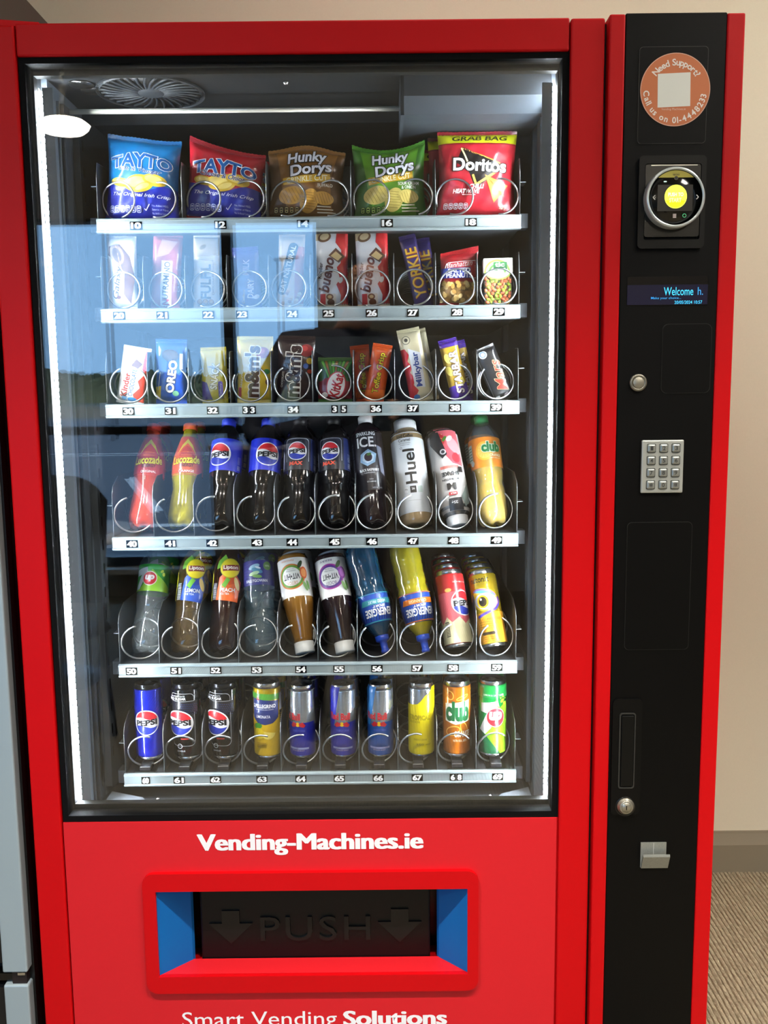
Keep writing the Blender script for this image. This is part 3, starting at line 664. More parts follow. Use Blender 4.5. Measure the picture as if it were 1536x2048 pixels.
# neighbouring machine
NB = tag(empty('neighbour_machine', (-1.02, .42, 0)), 'dark machine with a silver front frame beside the red vending machine', 'vending machine')
def nb(name, b): return b.build(name, NB, (1.02, -.42, 0))
SIL = mat('#9fb0b8', rough=.5, metal=.25, bump=(700., .05))
NDK = mat('#1b0f10', rough=.5)
nb('side_panel', B().box(-.71, -.69, .03, .80, .06, 2.13, mat('#3d3833', rough=.6)))
nb('body', B().box(-1.36, -.71, .06, .80, .06, 2.13, NDK))
nb('door_edge', B().box(-.712, -.685, .004, .055, .06, 2.0, NDK).box(-.69, -.676, .02, .06, .06, 1.9, mat('#0c0b0c', rough=.35)))
nb('front_post', B().box(-.7275, -.6805, -.002, .03, .2835, 1.95, SIL, .003, 2)); nb('front_post', B().box(-.7275, -.6805, -.002, .03, .10, .2575, SIL, .003, 2))
nb('front_glass', B().box(-1.33, -.7275, .004, .02, .30, 1.95, mat('#0b1016', rough=.1))); nb('front_base', B().box(-1.33, -.7275, .004, .02, .10, .25, mat('#0a0d0f', rough=.4)))
nb('latch', B().box(-.75, -.69, .008, .03, .262, .276, BLK2).box(-.70, -.686, .0, .02, .277, .282, CHROME))

# ---------------------------------------------------------------- trays with coils, dividers and number tags
TX0, TX1, LY = -.526, .259, .150
FLO = [1.683, 1.520, 1.342, 1.087, .833, .607]
def cx_(i): return -.487 + .0785 * i
TAGX = [[-.453, -.297, -.144, .011, .166],
        [-.492, -.411, -.325, -.262, -.168, -.100, -.019, .058, .141, .219],
        [-.483, -.403, -.323, -.254, -.170, -.083, -.013, .057, .137, .215],
        [-.488, -.414, -.333, -.246, -.178, -.096, -.024, .055, .134, .217],
        [-.501, -.413, -.335, -.254, -.167, -.092, -.017, .062, .133, .219],
        [-.483, -.416, -.343, -.250, -.172, -.095, -.017, .061, .139, .222]]
TRAYM = mat('#26292c', rough=.5); DIVM = mat('#2c2f32', rough=.4); DIVE = mat('#8b8f90', rough=.3, metal=.8)
TAGB = mat('#020202', rough=.8, spec=0.); TAGW = mat('#dcdcda', rough=.8, spec=0.)
ORD = ['top', 'second', 'third', 'fourth', 'fifth', 'bottom']
coil_spec = [(.0335, .0370, .052, 8, 95), (.0335, .0360, .036, 12, 95), (.0335, .0370, .036, 12, 230), (.0355, .0415, .085, 5, 262), (.0355, .0395, .085, 5, 250), (.0355, .0390, .085, 5, 300)]
for t in range(6):
    T = tag(empty('product_tray', (-.1335, .40, FLO[t])), 'black steel tray with wire coils, %s of the six in the machine' % ORD[t], 'tray', 'trays in the vending machine')
    off = Vector((.1335, -.40, -FLO[t])); z0 = FLO[t]
    def tp(name, b, par=None): return b.build(name, par or T, None if par else off)
    tp('tray_floor', B().box(TX0 + .002, TX1 - .002, LY + .004, .66, z0 - .006, z0, TRAYM).box(TX0 + .002, TX1 - .002, LY + .004, .66, z0 - .024, z0 - .020, TRAYM))
    # extruded aluminium price rail
    rail = tp('price_rail', B().prism([(LY + .006, z0 + .0005), (LY + .001, z0 + .001), (LY - .0025, z0 - .0010), (LY - .0030, z0 - .0035), (LY - .0012, z0 - .0045), (LY - .0004, z0 - .0200), (LY - .0012, z0 - .0205),
        (LY - .0030, z0 - .0215), (LY - .0030, z0 - .0240), (LY - .0005, z0 - .0255), (LY + .006, z0 - .0255)], TX0, TX1, ALU, 'x'))
    for k, x in enumerate(TAGX[t]):
        num = str((t + 1) * 10 + (2 * k if t == 0 else k)); g = B()
        split = num in ('33', '35', '68'); zc = z0 - .0125
        parts = [(x - .0067 - (.002 if num == '35' else 0), num[0], .0062), (x + .0067 + (.002 if num == '35' else 0), num[1], .0062)] if split else [(x, num, .0084 if num == '60' else .0112)]
        for px, s_, hw in parts:
            g.box(px - hw, px + hw, LY - .0016, LY - .0003, zc - .0072, zc + .0072, TAGB)
            pr = Print(g, flat(px, LY - .0016, zc), L=30, h0=.0001)
            for dx in (-.45, 0, .45): pr.text(s_, dx, 0, 18.2 if len(s_) == 2 and num != '60' else (7.6 if split else 12.4), 11.6, TAGW, bold=.03, sp=.92)
        tp('number_tag', g, rail)
    nd = 6 if t == 0 else 11
    dh_ = [.105, .100, .100, .115, .115, .115][t]
    prof = [(LY + .006, z0), (LY + .006, z0 + dh_ * .72), (LY + .014, z0 + dh_ * (.86 if t > 2 else .98)), (LY + .05, z0 + dh_), (.64, z0 + dh_), (.64, z0)]
    for k in range(nd):
        x = TX0 + .0015 + (TX1 - TX0 - .003) * k / (nd - 1)
        d = B().prism(prof, x - .0005, x + .0005, DIVM, 'x'); d.tube([(x, p[0], p[1]) for p in prof[:4]], .0007, DIVE, 4)
        if k in (0, nd - 1):
            sg = -1 if k == 0 else 1; d.box(min(x, x + sg * .012), max(x, x + sg * .012), LY + .012, LY + .045, z0 + .060, z0 + .0615, DIVE)
            d.box(min(x, x + sg * .016), max(x, x + sg * .016), LY + .010, LY + .04, z0 - .022, z0 + .004, LINERD)
        tp('divider', d)
    R_, cz, pit, turns, a0 = coil_spec[t]
    n_ = 28
    P = [(R_ * cos(radians(-a0) + 2 * pi * i / n_), .007 + pit * max(0, i / n_ - .25), R_ * sin(radians(-a0) + 2 * pi * i / n_)) for i in range(int(turns * n_))]
    cm = B().tube(P, .0019 if t < 3 else .0021, WIRE, 6)
    me = None
    for k in range(10):
        jit = (((k * 7919 + t * 31) % 13) - 6) * .0008
        x = cx_(k) + jit * .5
        if t == 0: x = [-.490, -.414, -.331, -.250, -.173, -.093, -.018, .063, .138, .222][k]
        if me is None: o = cm.build('coil', T); me = o.data
        else: o = obj('coil', me, T)
        o.location = off + Vector((x, LY + .004, z0 + cz)); o.rotation_euler = (0, radians(((k * 5 + t * 3) % 7 - 3) * 6), 0)
    if t == 5:
        for k in range(10):
            x = cx_(k) + .001
            b = B().box(x - .020, x + .020, LY + .006, LY + .10, z0, z0 + .003, BLK2).box(x - .011, x + .011, LY + .008, LY + .028, z0 + .003, z0 + .012, mat('#15171a', rough=.3), .001)
            b.prism([(LY + .012, z0 + .010), (LY + .060, z0 + .0155), (LY + .10, z0 + .0155), (LY + .10, z0 + .003), (LY + .012, z0 + .003)], x - .011, x + .011, mat('#1a1d20', rough=.25), 'x')
            tp('can_rest', b)

# ---------------------------------------------------------------- products: builders
def place(name, label, cat, base, lean=0., roll=0., flip=False, L=0., group=None):
    """root of a product standing at `base`; lean back and roll right in degrees; flip = upside down, L its height"""
    o = empty(name); o.rotation_euler = Euler((radians(lean), radians(roll + 180), 0)) if flip else Euler((radians(-lean), radians(roll), 0))
    loc = Vector(base)
    if flip: loc = loc - o.rotation_euler.to_matrix() @ Vector((0, 0, L))
    o.location = loc
    return tag(o, label, cat, group)
def wr(u, v, sd, a):   # crumple of a foil bag
    return a * (sin(u * .11 + sd) * sin(v * .083 + 2.1 * sd) + .6 * sin(u * .21 - v * .13 + 1.7 * sd) + .45 * sin(v * .27 + u * .05 + sd))
def bag(name, label, cat, base, w, h, d, col, draw, roll=0, lean=0, seal=7., sealcol=None, p=2.4, q=2.2, wrin=1.0, pinch=.06, top=None, sd=1.0, group=None, gloss=.28, zig=True, rot_up=0):
    R = place(name, label, cat, base, lean, roll, group=group)
    H = h - 2 * seal
    foil = mat(col, rough=gloss, coat=.35, spec=.6, bump=(38., .25))
    def S(u, v, hh, back=False):
        a = min(1, abs(2 * u / w)); c = min(1, abs(2 * (v - seal) / H - 1)) if seal <= v <= h - seal else 1
        t = d / 2 * max(0, 1 - a ** p) ** .55 * max(0, 1 - c ** q) ** .55
        x = u * (1 - pinch * (1 - c ** 2)); z = v
        if top: z = v + top(u / w) * (v / h) ** 3
        t = t + wr(u, v, sd, wrin) * min(1, t / (d * .2)) * .8
        return (x / 1000, (t if back else -t) / 1000 + (hh if back else -hh), z / 1000)
    b = B(); nu = max(10, int(w / 4)); nv = max(12, int(H / 4))
    b.grid(lambda a, c: S((a - .5) * w, seal + c * H, 0), nu, nv, foil)
    b.grid(lambda a, c: S((.5 - a) * w, seal + c * H, 0, True), nu // 2, nv // 2, foil)
    pr = Print(b, lambda u, v, hh: S(u, v, hh), L=4., h0=.0004)
    pr.mask = lambda u, v: abs(u) < w / 2 - .3 and seal < v < h - seal
    draw(pr, w, h)
    b.build('pouch', R)
    sm = mat(sealcol or col, rough=gloss, coat=.3)
    for nm, za, zb in (('bottom_seal', 0, seal), ('top_seal', h - seal, h)):
        k = B()
        def Z(a, c):
            v = za + (zb - za) * c; u = (a - .5) * w; x, y, z = S(u, v, 0); zz = .25 if int(round(c * 8)) % 2 else -.25
            if nm == 'bottom_seal': z += .4e-3
            return (x, -(zz + wr(u, v, sd, .35)) / 1000 - .0003, z + ((.6 if int(a * 40) % 2 else -.6) / 1000 if zig and c in (0., 1.) and nm == 'top_seal' else 0))
        k.grid(Z, 40, 8, sm, False); k.build(nm, R)
    return R
def lathe_fn(prof, R0, th0=0.):
    """maps label millimetres onto a body of revolution given by prof (mm); th0 turns the label right (degrees)"""
    def rad(v):
        for (r0, z0), (r1, z1) in zip(prof[:-1], prof[1:]):
            if min(z0, z1) <= v <= max(z0, z1) and z1 != z0: return r0 + (r1 - r0) * (v - z0) / (z1 - z0)
        return prof[-1][0]
    def fn(u, v, h):
        th = -pi / 2 + u / R0 + radians(th0); r = rad(v) / 1000 + h
        return (r * cos(th), r * sin(th), v / 1000)
    return fn
def mm(prof): return [(r / 1000, z / 1000) for r, z in prof]
def bottle(label, base, prof, bodym, lab, draw, cap, capcol, lean=24, roll=0, flip=False, th0=0, petal=False, name='drink_bottle', cat='bottle', liquid=None, group=None, cap_r=14.5, extra=None, sport=False, labm='#ffffff', R0=32.):
    H = cap[1]; R = place(name, label, cat, base, lean, roll, flip, H / 1000, group)
    def mod(r, z, a):
        if petal and z < .024:
            k = (1 - z / .024); return (r * (1 - .10 * k * (cos(5 * a) * .5 + .5)), z + .004 * k * (cos(5 * a) * .5 + .5))
        return (r, z)
    B().lathe(mm(prof), bodym, 60, mod).build('bottle_body', R)
    if liquid:
        lm, lz = liquid; lpf = [(max(0, r - 1.2), z + (1.2 if i == 0 else 0)) for i, (r, z) in enumerate(prof) if z < lz]
        rr = [p_ for p_ in lpf][-1][0]; B().lathe(mm(lpf + [(rr, lz), (0, lz)]), lm, 48, mod).build('liquid', R)
    b = B(); fn = lathe_fn(prof, R0, th0)
    if lab:
        z0, z1 = lab; lm = ink(labm) if isinstance(labm, str) else labm
        N = 64; zs = [z0 + (z1 - z0) * i / 12 for i in range(13)]
        b.grid(lambda a, c: fn((a - .5) * 2 * pi * R0 * .9999, z0 + (z1 - z0) * c, .00025), N, 12, lm)
    pr = Print(b, fn, L=3.2, h0=.0004)
    draw(pr); b.build('label', R)
    k = B(); cr = cap_r; z0, z1 = cap
    if sport:
        k.lathe(mm([(cr, z0), (cr, z0 + 12), (cr * .9, z0 + 14), (cr * .55, z0 + 16), (cr * .5, z1 - 7), (cr * .62, z1 - 6), (cr * .6, z1), (0, z1)]), mat(capcol, rough=.35), 32)
    else:
        k.lathe(mm([(cr, z0), (cr, z1 - 1.5), (cr - 1.2, z1), (0, z1)]), mat(capcol, rough=.4), 40, lambda r, z, a: (r * (1 + .018 * (1 if int(a * 40 / pi) % 2 else 0)), z) if r > cr * .00099 else (r, z))
    k.build('cap', R)
    if extra: extra(R)
    return R
def can(label, base, r, h, bodyc, draw, lean=0, roll=0, th0=0, group='drink cans on the bottom tray', rimc='#c9ccce', bodym=None):
    R = place('drink_can', label, 'can', base, lean, roll, group=group)
    prof = [(r - 6, 1.0), (r - 4.5, 0), (r - 3.2, .8), (r - .6, 7), (r, 11), (r, h - 13), (r - .8, h - 10), (r - 3.6, h - 3.2)]
    b = B().lathe(mm(prof[3:7]), bodym or mat(bodyc, rough=.25, metal=.45, coat=.3), 64)
    pr = Print(b, lathe_fn(prof, r, th0), L=3., h0=.00012); draw(pr); b.build('can_body', R)
    al = mat('#c3c6c8', rough=.25, metal=1.)
    B().lathe(mm([(0, 6), (r - 8, 5), (r - 6, 1.), (r - 4.5, 0), (r - 3.2, .8), (r - .6, 7)]), al, 48).build('can_base', R)
    lid = B().lathe(mm([(r - .8, h - 10), (r - 3.6, h - 3.2), (r - 3.2, h - 1.2), (r - 3.6, h), (r - 4.6, h - .6), (r - 5.6, h - 5.2), (r - 8, h - 5.4), (r - 9, h - 4.2), (0, h - 4.0)]), mat(rimc, rough=.25, metal=1.), 56).build('lid', R)
    tb = B(); tb.holed([(x / 1000, y / 1000) for x, y in ellp(0, -3, 7, 10, 20)], [(x / 1000, y / 1000) for x, y in ellp(0, -6.5, 4, 4.5, 20)], 0, .0009, al)
    tb.build('ring_pull', lid, (0, 0, (h - 3.4) / 1000), (radians(90), 0, 0))
    return R
def back(root, n, step=.085, what='', rel=None):
    w = ['second', 'third', 'fourth']
    for i in range(n):
        dup(root, (rel or (0, step, 0)) if i == 0 else tuple(a * (i + 1) for a in (rel or (0, step, 0))), '%s in its row, behind the %s' % (w[i], what))

# ---------------------------------------------------------------- top tray: crisp bags
def icons(p, x, y, n, s, col, fill=None):
    for i in range(n):
        cx = x + i * s * 1.12
        p.rr(cx - s * .46, cx + s * .46, y - s * .62, y + s * .62, s * .3, col); p.rr(cx - s * .34, cx + s * .34, y - s * .5, y + s * .5, s * .22, fill or '#20307c'); p.rect(cx - s * .25, cx + s * .25, y + s * .05, y + s * .3, col); p.ell(cx, y - s * .25, s * .17, s * .13, col, n=10)
def chip(p, cx, cy, rx, ry, rot, col, ridge=None, n=7):
    p.ell(cx, cy, rx, ry, col, rot)
    p.ell(cx - rx * .1, cy + ry * .12, rx * .72, ry * .62, '#f0d878' if ridge is None else col, rot)
    if ridge:
        c_, s_ = cos(radians(rot + 25)), sin(radians(rot + 25))
        for i in range(n):
            t = -.8 + 1.6 * i / (n - 1); q = (1 - t * t) ** .5 * .82; a = rx * t
            P = [(cx + a * c_ - b_ * s_, cy + a * s_ * ry / rx + b_ * c_) for b_ in (-ry * q, ry * q)]
            p.line(P, 1.0, ridge)
def tayto(top, flav):
    def d(p, w, h):
        p.poly([(-w / 2, 0), (w / 2, 0), (w / 2, 60), (w * .3, 64), (w * .05, 52), (-w * .2, 58), (-w / 2, 66)], '#1c2898')
        for cx, cy, rx, ry, r in ((-38, 68, 22, 8, -8), (-6, 68, 26, 15, 12), (28, 74, 24, 11, -10), (6, 60, 20, 8, 20)): chip(p, cx, cy, rx, ry, r, '#dcb436')
        p.text('TAYTO', 0, h * .70, w * .86, 25, '#1d62ad', bold=.03, out='#f2f4f8', ow=.035, warp=lambda a, b_: (a, b_ * (1 + .18 * cos(a * .05)) - a * a * .0022 - a * .02))
        p.text(flav, -2, h * .575, w * .62, 9, '#1b2a6e', bold=.01, shear=.25, out='#eef2f8', ow=.03, rot=-4)
        p.text('The Original Irish Crisp', 2, 45, w * .80, 8, '#eef0fb', bold=.004, shear=.35, rot=-2)
        icons(p, -w * .40, 21, 6, 9.5, '#cfd6f2', '#26349c')
        for i, s_ in enumerate(('No Added MSG', 'Source of Fibre', 'No Artificial Colours')): p.text(s_, w * .27, 28 - i * 6.5, 30, 3.4, '#cfd6f2', bold=.0)
        p.line([(w * .06, 22), (w * .08, 19), (w * .13, 30)], 1.4, '#eef0fb')
    return d
bag('crisp_bag', 'sky blue and navy crisp bag above tag 10', 'crisps', (-.452, .192, FLO[0]), 140, 157, 48, '#1279bd', tayto('#1279bd', 'Salt & Vinegar'), roll=3, lean=5, top=lambda a: 8 * (1 if a < -.3 else 0) * (-a - .3) * 3 - 3 * sin(a * 5), sd=1.3, sealcol='#2a6ea8')
r = bag('crisp_bag', 'red and royal blue crisp bag with a slanting top above tag 12', 'crisps', (-.300, .192, FLO[0]), 146, 138, 46, '#b81f30', tayto('#b81f30', 'Cheese & Onion'), roll=5, lean=6, top=lambda a: -26 * a + 26 * a * a, sd=2.1, sealcol='#a81c2c')
dup(r, (.034, .07, .0), 'second red and blue crisp bag, behind the one above tag 12')
def hunky(base, dark, flav, fc):
    def d(p, w, h):
        p.poly([(-w / 2, 0), (-w * .2, 0), (-w * .32, h * .42), (-w * .4, h), (-w / 2, h)], dark); p.poly([(w / 2, 0), (w * .36, 0), (w * .34, h * .5), (w * .42, h), (w / 2, h)], dark)
        p.poly([(-w * .3, 60), (w * .34, 70), (w * .33, 84), (-w * .31, 73)], '#e2b428'); p.text('CRINKLE CUT', w * .02, 72, w * .56, 10, '#f5efc8', bold=.02, rot=6)
        for cx, cy, rx, ry, r in ((-26, 42, 26, 16, 8), (8, 33, 22, 17, 60), (36, 38, 20, 12, -6)): chip(p, cx, cy, rx, ry, r, '#d9a545' if base != '#5f9a26' else '#d8c46a', '#a8762c' if base != '#5f9a26' else '#a89440')
        p.text('Hunky', 2, h * .80, w * .52, 26, '#dfe2ee', bold=.03, shear=.15, out='#14160f', ow=.05, rot=5); p.text('Dorys', 10, h * .645, w * .56, 26, '#dfe2ee', bold=.03, shear=.1, out='#14160f', ow=.05, rot=9)
        for i, s_ in enumerate(flav): p.text(s_, w * .27, 61 - i * 7, w * (.3 if len(s_) > 9 else .2), 6, fc, bold=.02, rot=2)
        icons(p, -w * .38, 16, 5, 9, '#16180f', '#c7b27a' if base != '#5f9a26' else '#9fbf60')
        for i in range(3): p.rect(w * .16, w * (.34 + .03 * i), 22 - i * 5, 23.6 - i * 5, '#e9e2cc')
    return d
bag('crisp_bag', 'brown crinkle cut crisp bag above tag 14', 'crisps', (-.143, .192, FLO[0]), 146, 136, 46, '#86591f', hunky('#86591f', '#5a3a16', ('BUFFALO',), '#f1ead8'), roll=2, lean=6, top=lambda a: 6 * cos(a * 6), sd=3.3, sealcol='#8a6030')
bag('crisp_bag', 'lime green crinkle cut crisp bag above tag 16', 'crisps', (.018, .192, FLO[0]), 138, 133, 46, '#5f9a26', hunky('#5f9a26', '#33691c', ('SOUR CREAM', '& ONION'), '#f3f6ea'), roll=-1, lean=5, top=lambda a: 60 * a * a - 2 + 6 * a, sd=4.4, sealcol='#3f7a22')
def dorit(p, w, h):
    p.rect(-w / 2, w / 2, h - 26, h, '#c9cc1e'); p.text('GRAB BAG', 4, h - 16, w * .7, 10, '#151207', bold=.03, shear=.15); p.rect(-w / 2, w / 2, h - 28, h - 25.5, '#8d1320')
    p.poly([(-30, 128), (52, 92), (-4, 50), (-20, 86), (-42, 98)], '#17110f'); p.line([(-32, 126), (44, 98)], 2.2, '#e9b24a'); p.line([(-32, 126), (-17, 92)], 3, '#f0dca0'); p.line([(-10, 76), (-3, 58), (40, 84)], 4.2, '#e8a84a')
    p.text('Doritos', 4, 94, w * .70, 24, '#f2f2ee', bold=.03, out='#161110', ow=.05, rot=-2)
    p.text('CHILLI', -2, 55, 28, 8, '#f6f0ee', bold=.03, shear=.2); p.text('HEATWAVE', -22, 46.5, 52, 8, '#f6f0ee', bold=.03, shear=.2); p.rect(-30, -4, 39.5, 41, '#f0c4c0')
    p.poly([(14, 76), (60, 58), (32, 26)], '#d98a34'); p.poly([(18, 71), (54, 57.5), (33, 33)], '#e9a444')
    for i in range(26): p.ell(22 + (i * 37 % 30), 38 + (i * 23 % 30), 1.3, 1.0, '#b85e20', n=8) if 22 + (i * 37 % 30) + (38 + (i * 23 % 30)) < 106 and (i * 37 % 30) + (i * 23 % 30) > 12 else None
    icons(p, -w * .40, 20, 5, 8.5, '#cfd4dc', '#a03a44'); p.text('44g', 48, 16, 13, 7, '#f0d8b8', bold=.0)
r = bag('crisp_bag', 'front red tortilla chip bag with lime band above tag 18', 'crisps', (.180, .190, FLO[0]), 150, 162, 46, '#b2202e', dorit, roll=1, lean=4, top=lambda a: 3 * a, sd=5.2, sealcol='#8a1a2a')
dup(r, (-.016, .055, .004), 'second red tortilla chip bag, just behind the front one above tag 18')
dup(r, (-.042, .11, -.004), 'rearmost red tortilla chip bag, peeping out left above tag 18')

# ---------------------------------------------------------------- second tray: bars, nuts and mints
BT = dict(pinch=.02, p=5., q=4.5, wrin=.55)
def galaxy(p, w, h):
    p.poly([(w * .06, 30), (w * .3, 12), (w * .46, 60), (w * .3, 100), (-w * .05, h - 22), (-w * .42, h - 26), (-w * .44, h - 42), (-w * .1, h - 60), (w * .12, 70)], '#6b4636'); p.ell(-8, h - 42, 13, 20, '#a4826c', 20); p.ell(-8, h - 42, 8, 14, '#5a3a2c', 20)
    p.line([(-10, h - 24), (-2, h - 60), (6, h - 84)], 1.6, '#d9b884'); p.text('Galaxy', -7, 52, 62, 14, '#3a2118', rot=82, bold=.005, shear=.25); p.ell(-6, 24, 4, 3, '#7a3326')
bag('chocolate_bar', 'white wrapped chocolate bar with brown swirl above tag 20', 'chocolate bar', (-.494, .186, FLO[1]), 56, 145, 15, '#e9e6e0', galaxy, roll=.5, lean=3, sd=1.1, **BT)
def nutra(p, w, h):
    p.poly([(-20, 96), (4, 104), (20, 128), (-10, 132)], '#b98f86'); p.rect(-9, 12, 6, 92, '#eef0f0'); p.text('NUTRAMINO', 1, 50, 80, 12, '#2c2426', rot=88, bold=.02); p.text('N', 2, 15, 11, 13, '#b31f2e', rot=88, bold=.03)
    for i in range(3): p.text(('CHOCOLATE', 'PROTEIN BAR', 'CRISPY')[i], 17.5 + i * 4, 50 + 42 * (i % 2), 30, 3, '#ead9d4', rot=88, bold=.01)
bag('protein_bar', 'dusky pink protein bar with white strip above tag 21', 'protein bar', (-.414, .186, FLO[1]), 56, 145, 14, '#a3555a', nutra, roll=4, lean=3, sd=1.9, **BT)
def fulfil(p, w, h):
    p.poly([(-w / 2, h - 46), (w / 2, h - 40), (w / 2, h), (-w / 2, h)], '#b9a98c'); p.ell(-6, h - 26, 7, 4, '#8a7b62', 30); p.text('FULFIL', 0, 52, 64, 20, '#6e7478', rot=90, bold=.03); p.text('CHOCOLATE PEANUT', 14, 60, 66, 4, '#8a8478', rot=90, bold=.01)
    for i in range(3): p.ell(-12 + i * 11, 14, 5.5, 5, '#b58a54'); p.ell(-12 + i * 11, 15, 3.5, 3, '#d8b47e')
    for i in range(5): p.rect(-12, 14, 92 + i * 3, 93.2 + i * 3, '#b9b4a4')
bag('protein_bar', 'cream wrapped protein bar with grey upright lettering above tag 22', 'protein bar', (-.335, .186, FLO[1]), 50, 142, 15, '#e6dfd0', fulfil, roll=1.5, lean=3, sd=2.7, **BT)
def dairy(p, w, h):
    p.text('DAIRY', 6, 38, 36, 12, '#e9e4f4', rot=84, bold=.025); p.text('MILK', 0, 78, 30, 12, '#c9c0e4', rot=84, bold=.025); p.text('Cadbury', -8, 24, 26, 6, '#d9b84a', rot=84, bold=.0, shear=.3); p.ell(16, 22, 6, 4, '#efe9f6', 20)
bag('chocolate_bar', 'purple chocolate bar above tag 23', 'chocolate bar', (-.253, .186, FLO[1]), 50, 117, 13, '#3d2a8c', dairy, roll=-3, lean=3, sd=3.3, **BT)
def eatn(p, w, h):
    p.rect(8, w / 2, 10, 116, '#b9706a')
    q = [(x * cos(radians(76)) - y * sin(radians(76)) - 6, x * sin(radians(76)) + y * cos(radians(76)) + 74) for x, y in rrect(-50, 50, -9, 9, 8, 5)]
    p.poly(q, '#40525c'); p.text('EAT NATURAL', -6, 74, 90, 10, '#eef0ee', rot=76, bold=.025)
    for i in range(14): p.ell(-14 + (i * 17 % 36), 10 + (i * 11 % 26), 4, 3.2, ('#c9a06a', '#e0c49a', '#9a6a44')[i % 3], n=12)
bag('cereal_bar', 'beige and pink fruit bar with slanted dark badge above tag 24', 'cereal bar', (-.175, .186, FLO[1]), 50, 142, 16, '#d9c8b0', eatn, roll=2.5, lean=3, sd=4.1, **BT)
def bueno(p, w, h):
    p.poly([(w * .24, 0), (w / 2, 0), (w / 2, h), (w * .18, h), (w * .12, h - 34), (w * .3, h - 48), (w * .28, 84), (w * .16, 76), (w * .26, 54), (w * .14, 44), (w * .28, 24)], '#c4222a')
    p.poly([(-w / 2, h - 30), (-w * .1, h - 30), (w * .02, h), (-w / 2, h)], '#c9b48c'); p.ell(-w * .22, h - 24, 13, 9, '#7a5436', 20); p.ell(-w * .22, h - 23, 9, 6, '#e3cfa4', 20)
    q = [(-6, 98), (14, 84), (26, 96), (8, 112)]; p.poly(q, '#5a3522'); p.poly([(-2, 97), (12, 88), (20, 96), (8, 106)], '#d8bf88')
    p.text('bueno', -10, 62, 66, 21, '#571820', rot=80, bold=.03, shear=.2); p.text('Kinder', -22, 70, 30, 7, '#2a1214', rot=84, bold=.02)
    p.rr(-20, 8, 5, 27, 3, '#dcd6cc'); p.ell(-4, 21, 7, 5.5, '#7a4e34'); p.ell(-2, 11, 7, 6, '#4a2a1c'); p.ell(-4, 21, 4, 3, '#d9bd8c'); p.rect(-22, -12, 6, 26, '#d23a44'); p.ell(17, 52, 4, 6, '#f0f0f0', -20)
r = bag('chocolate_bar', 'white and red wafer bar at the edge of the mirrored window', 'chocolate bar', (-.095, .187, FLO[1]), 62, 156, 17, '#e4e8ef', bueno, roll=.5, lean=3, sd=1.6, sealcol='#d8c7a8', **BT)
dup(r, (.080, 0, 0), 'white and red wafer bar beside the leaning navy bar').rotation_euler = Euler((radians(-3), radians(-1.5), 0))
def yorkie(p, w, h):
    p.rect(-w / 2, w / 2, 10, h - 22, '#31246e'); p.text('YORKIE', 1.5, h / 2 - 5, h - 44, 22, '#8c2a20', rot=90, bold=.03); p.text('YORKIE', 0, h / 2 - 4, h - 44, 22, '#f0c22a', rot=90, bold=.012)
r = bag('chocolate_bar', 'leaning navy chocolate bar with big yellow letters above tag 27', 'chocolate bar', (.080, .184, FLO[1]), 32, 140, 14, '#2a2160', yorkie, roll=-13, lean=4, sd=2.2, **BT)
dup(r, (.022, .045, 0), 'second navy bar with yellow letters, behind the leaning one above tag 27').rotation_euler = Euler((radians(-4), radians(-10), 0))
def nuts(p, w, h):
    p.rect(-w / 2, w / 2, 8, 46, '#8c6a36')
    rg = random.Random(5)
    for i in range(46): p.ell(-w * .46 + rg.random() * w * .92, 9 + rg.random() * 35, 4.8, 3.6, ('#d9b46a', '#c4964a', '#e6c98a', '#a8783a')[i % 4], rg.random() * 180, 12)
    p.rr(-24, 34, 52, 82, 3, '#f1eef0'); p.rr(-23, 33, 53, 81, 3, '#b3202a'); p.rect(-w / 2, w * .3, 52, 71, '#23328c'); p.text('SALTED', -1, 66, 44, 8, '#f4f4f4', bold=.03); p.text('PEANUTS', -1, 57, 50, 8.5, '#f4f4f4', bold=.03); p.text('Manhattan', -2, 77, 54, 9, '#f2e8e6', bold=.0, shear=.4, rot=3)
    p.text('Jumbo size', 8, 30, 20, 5, '#2a1a0e', bold=.01, rot=6)
bag('nut_bag', 'small red and blue salted peanut bag above tag 28', 'nuts', (.146, .187, FLO[1]), 72, 104, 22, '#a91c26', nuts, roll=1.5, lean=3, sd=2.9, top=lambda a: 16 * a + 4, pinch=.04)
# mint box with loose sweets
R = place('mint_box', 'clear box of orange and lime mints above tag 29', 'sweets', (.222, .186, FLO[1]), 3, -1)
bx = B().box(-.0275, .0275, -.011, .011, .001, .088, clear('#f4f0e8', .03, .05, .07), .003, 2); bx.build('clear_box', R)
sw = B(); rg = random.Random(2)
for i in range(9):
    for j in range(6):
        for k in range(2):
            z = .008 + i * .0056; x = -.0225 + j * .0085 + rg.uniform(-.002, .002) + (.004 if i % 2 else 0); y = -.0045 + k * .008; a = rg.random() * pi
            m_ = mat(('#e8713c', '#a9c42a')[(i * 5 + j * 3 + k + (i * j) % 3) % 2], rough=.25, coat=.4); bm = bmesh.new(); bmesh.ops.create_uvsphere(bm, u_segments=10, v_segments=6, radius=1.)
            for v in bm.verts:
                q = Vector((v.co.x * .0046, v.co.y * .0031, v.co.z * .0031)); v.co = (min(.0255, max(-.0255, x + q.x * cos(a) - q.z * sin(a))), max(-.0095, min(.0095, y + q.y)), max(.003, z + q.x * sin(a) + q.z * cos(a)))
            sw.bm(bm, m_, True)
sw.build('mints', R)['kind'] = 'stuff'
b = B(); b.box(-.0279, .0279, -.0114, .0114, .060, .0895, mat('#eef0ea', rough=.35), .002); pr = Print(b, lambda u, v, h_: (u / 1000, -.0114 - h_, v / 1000), L=30, h0=.0001)
pr.rect(-27.5, 27.5, 62, 89, '#dfe7d0'); 
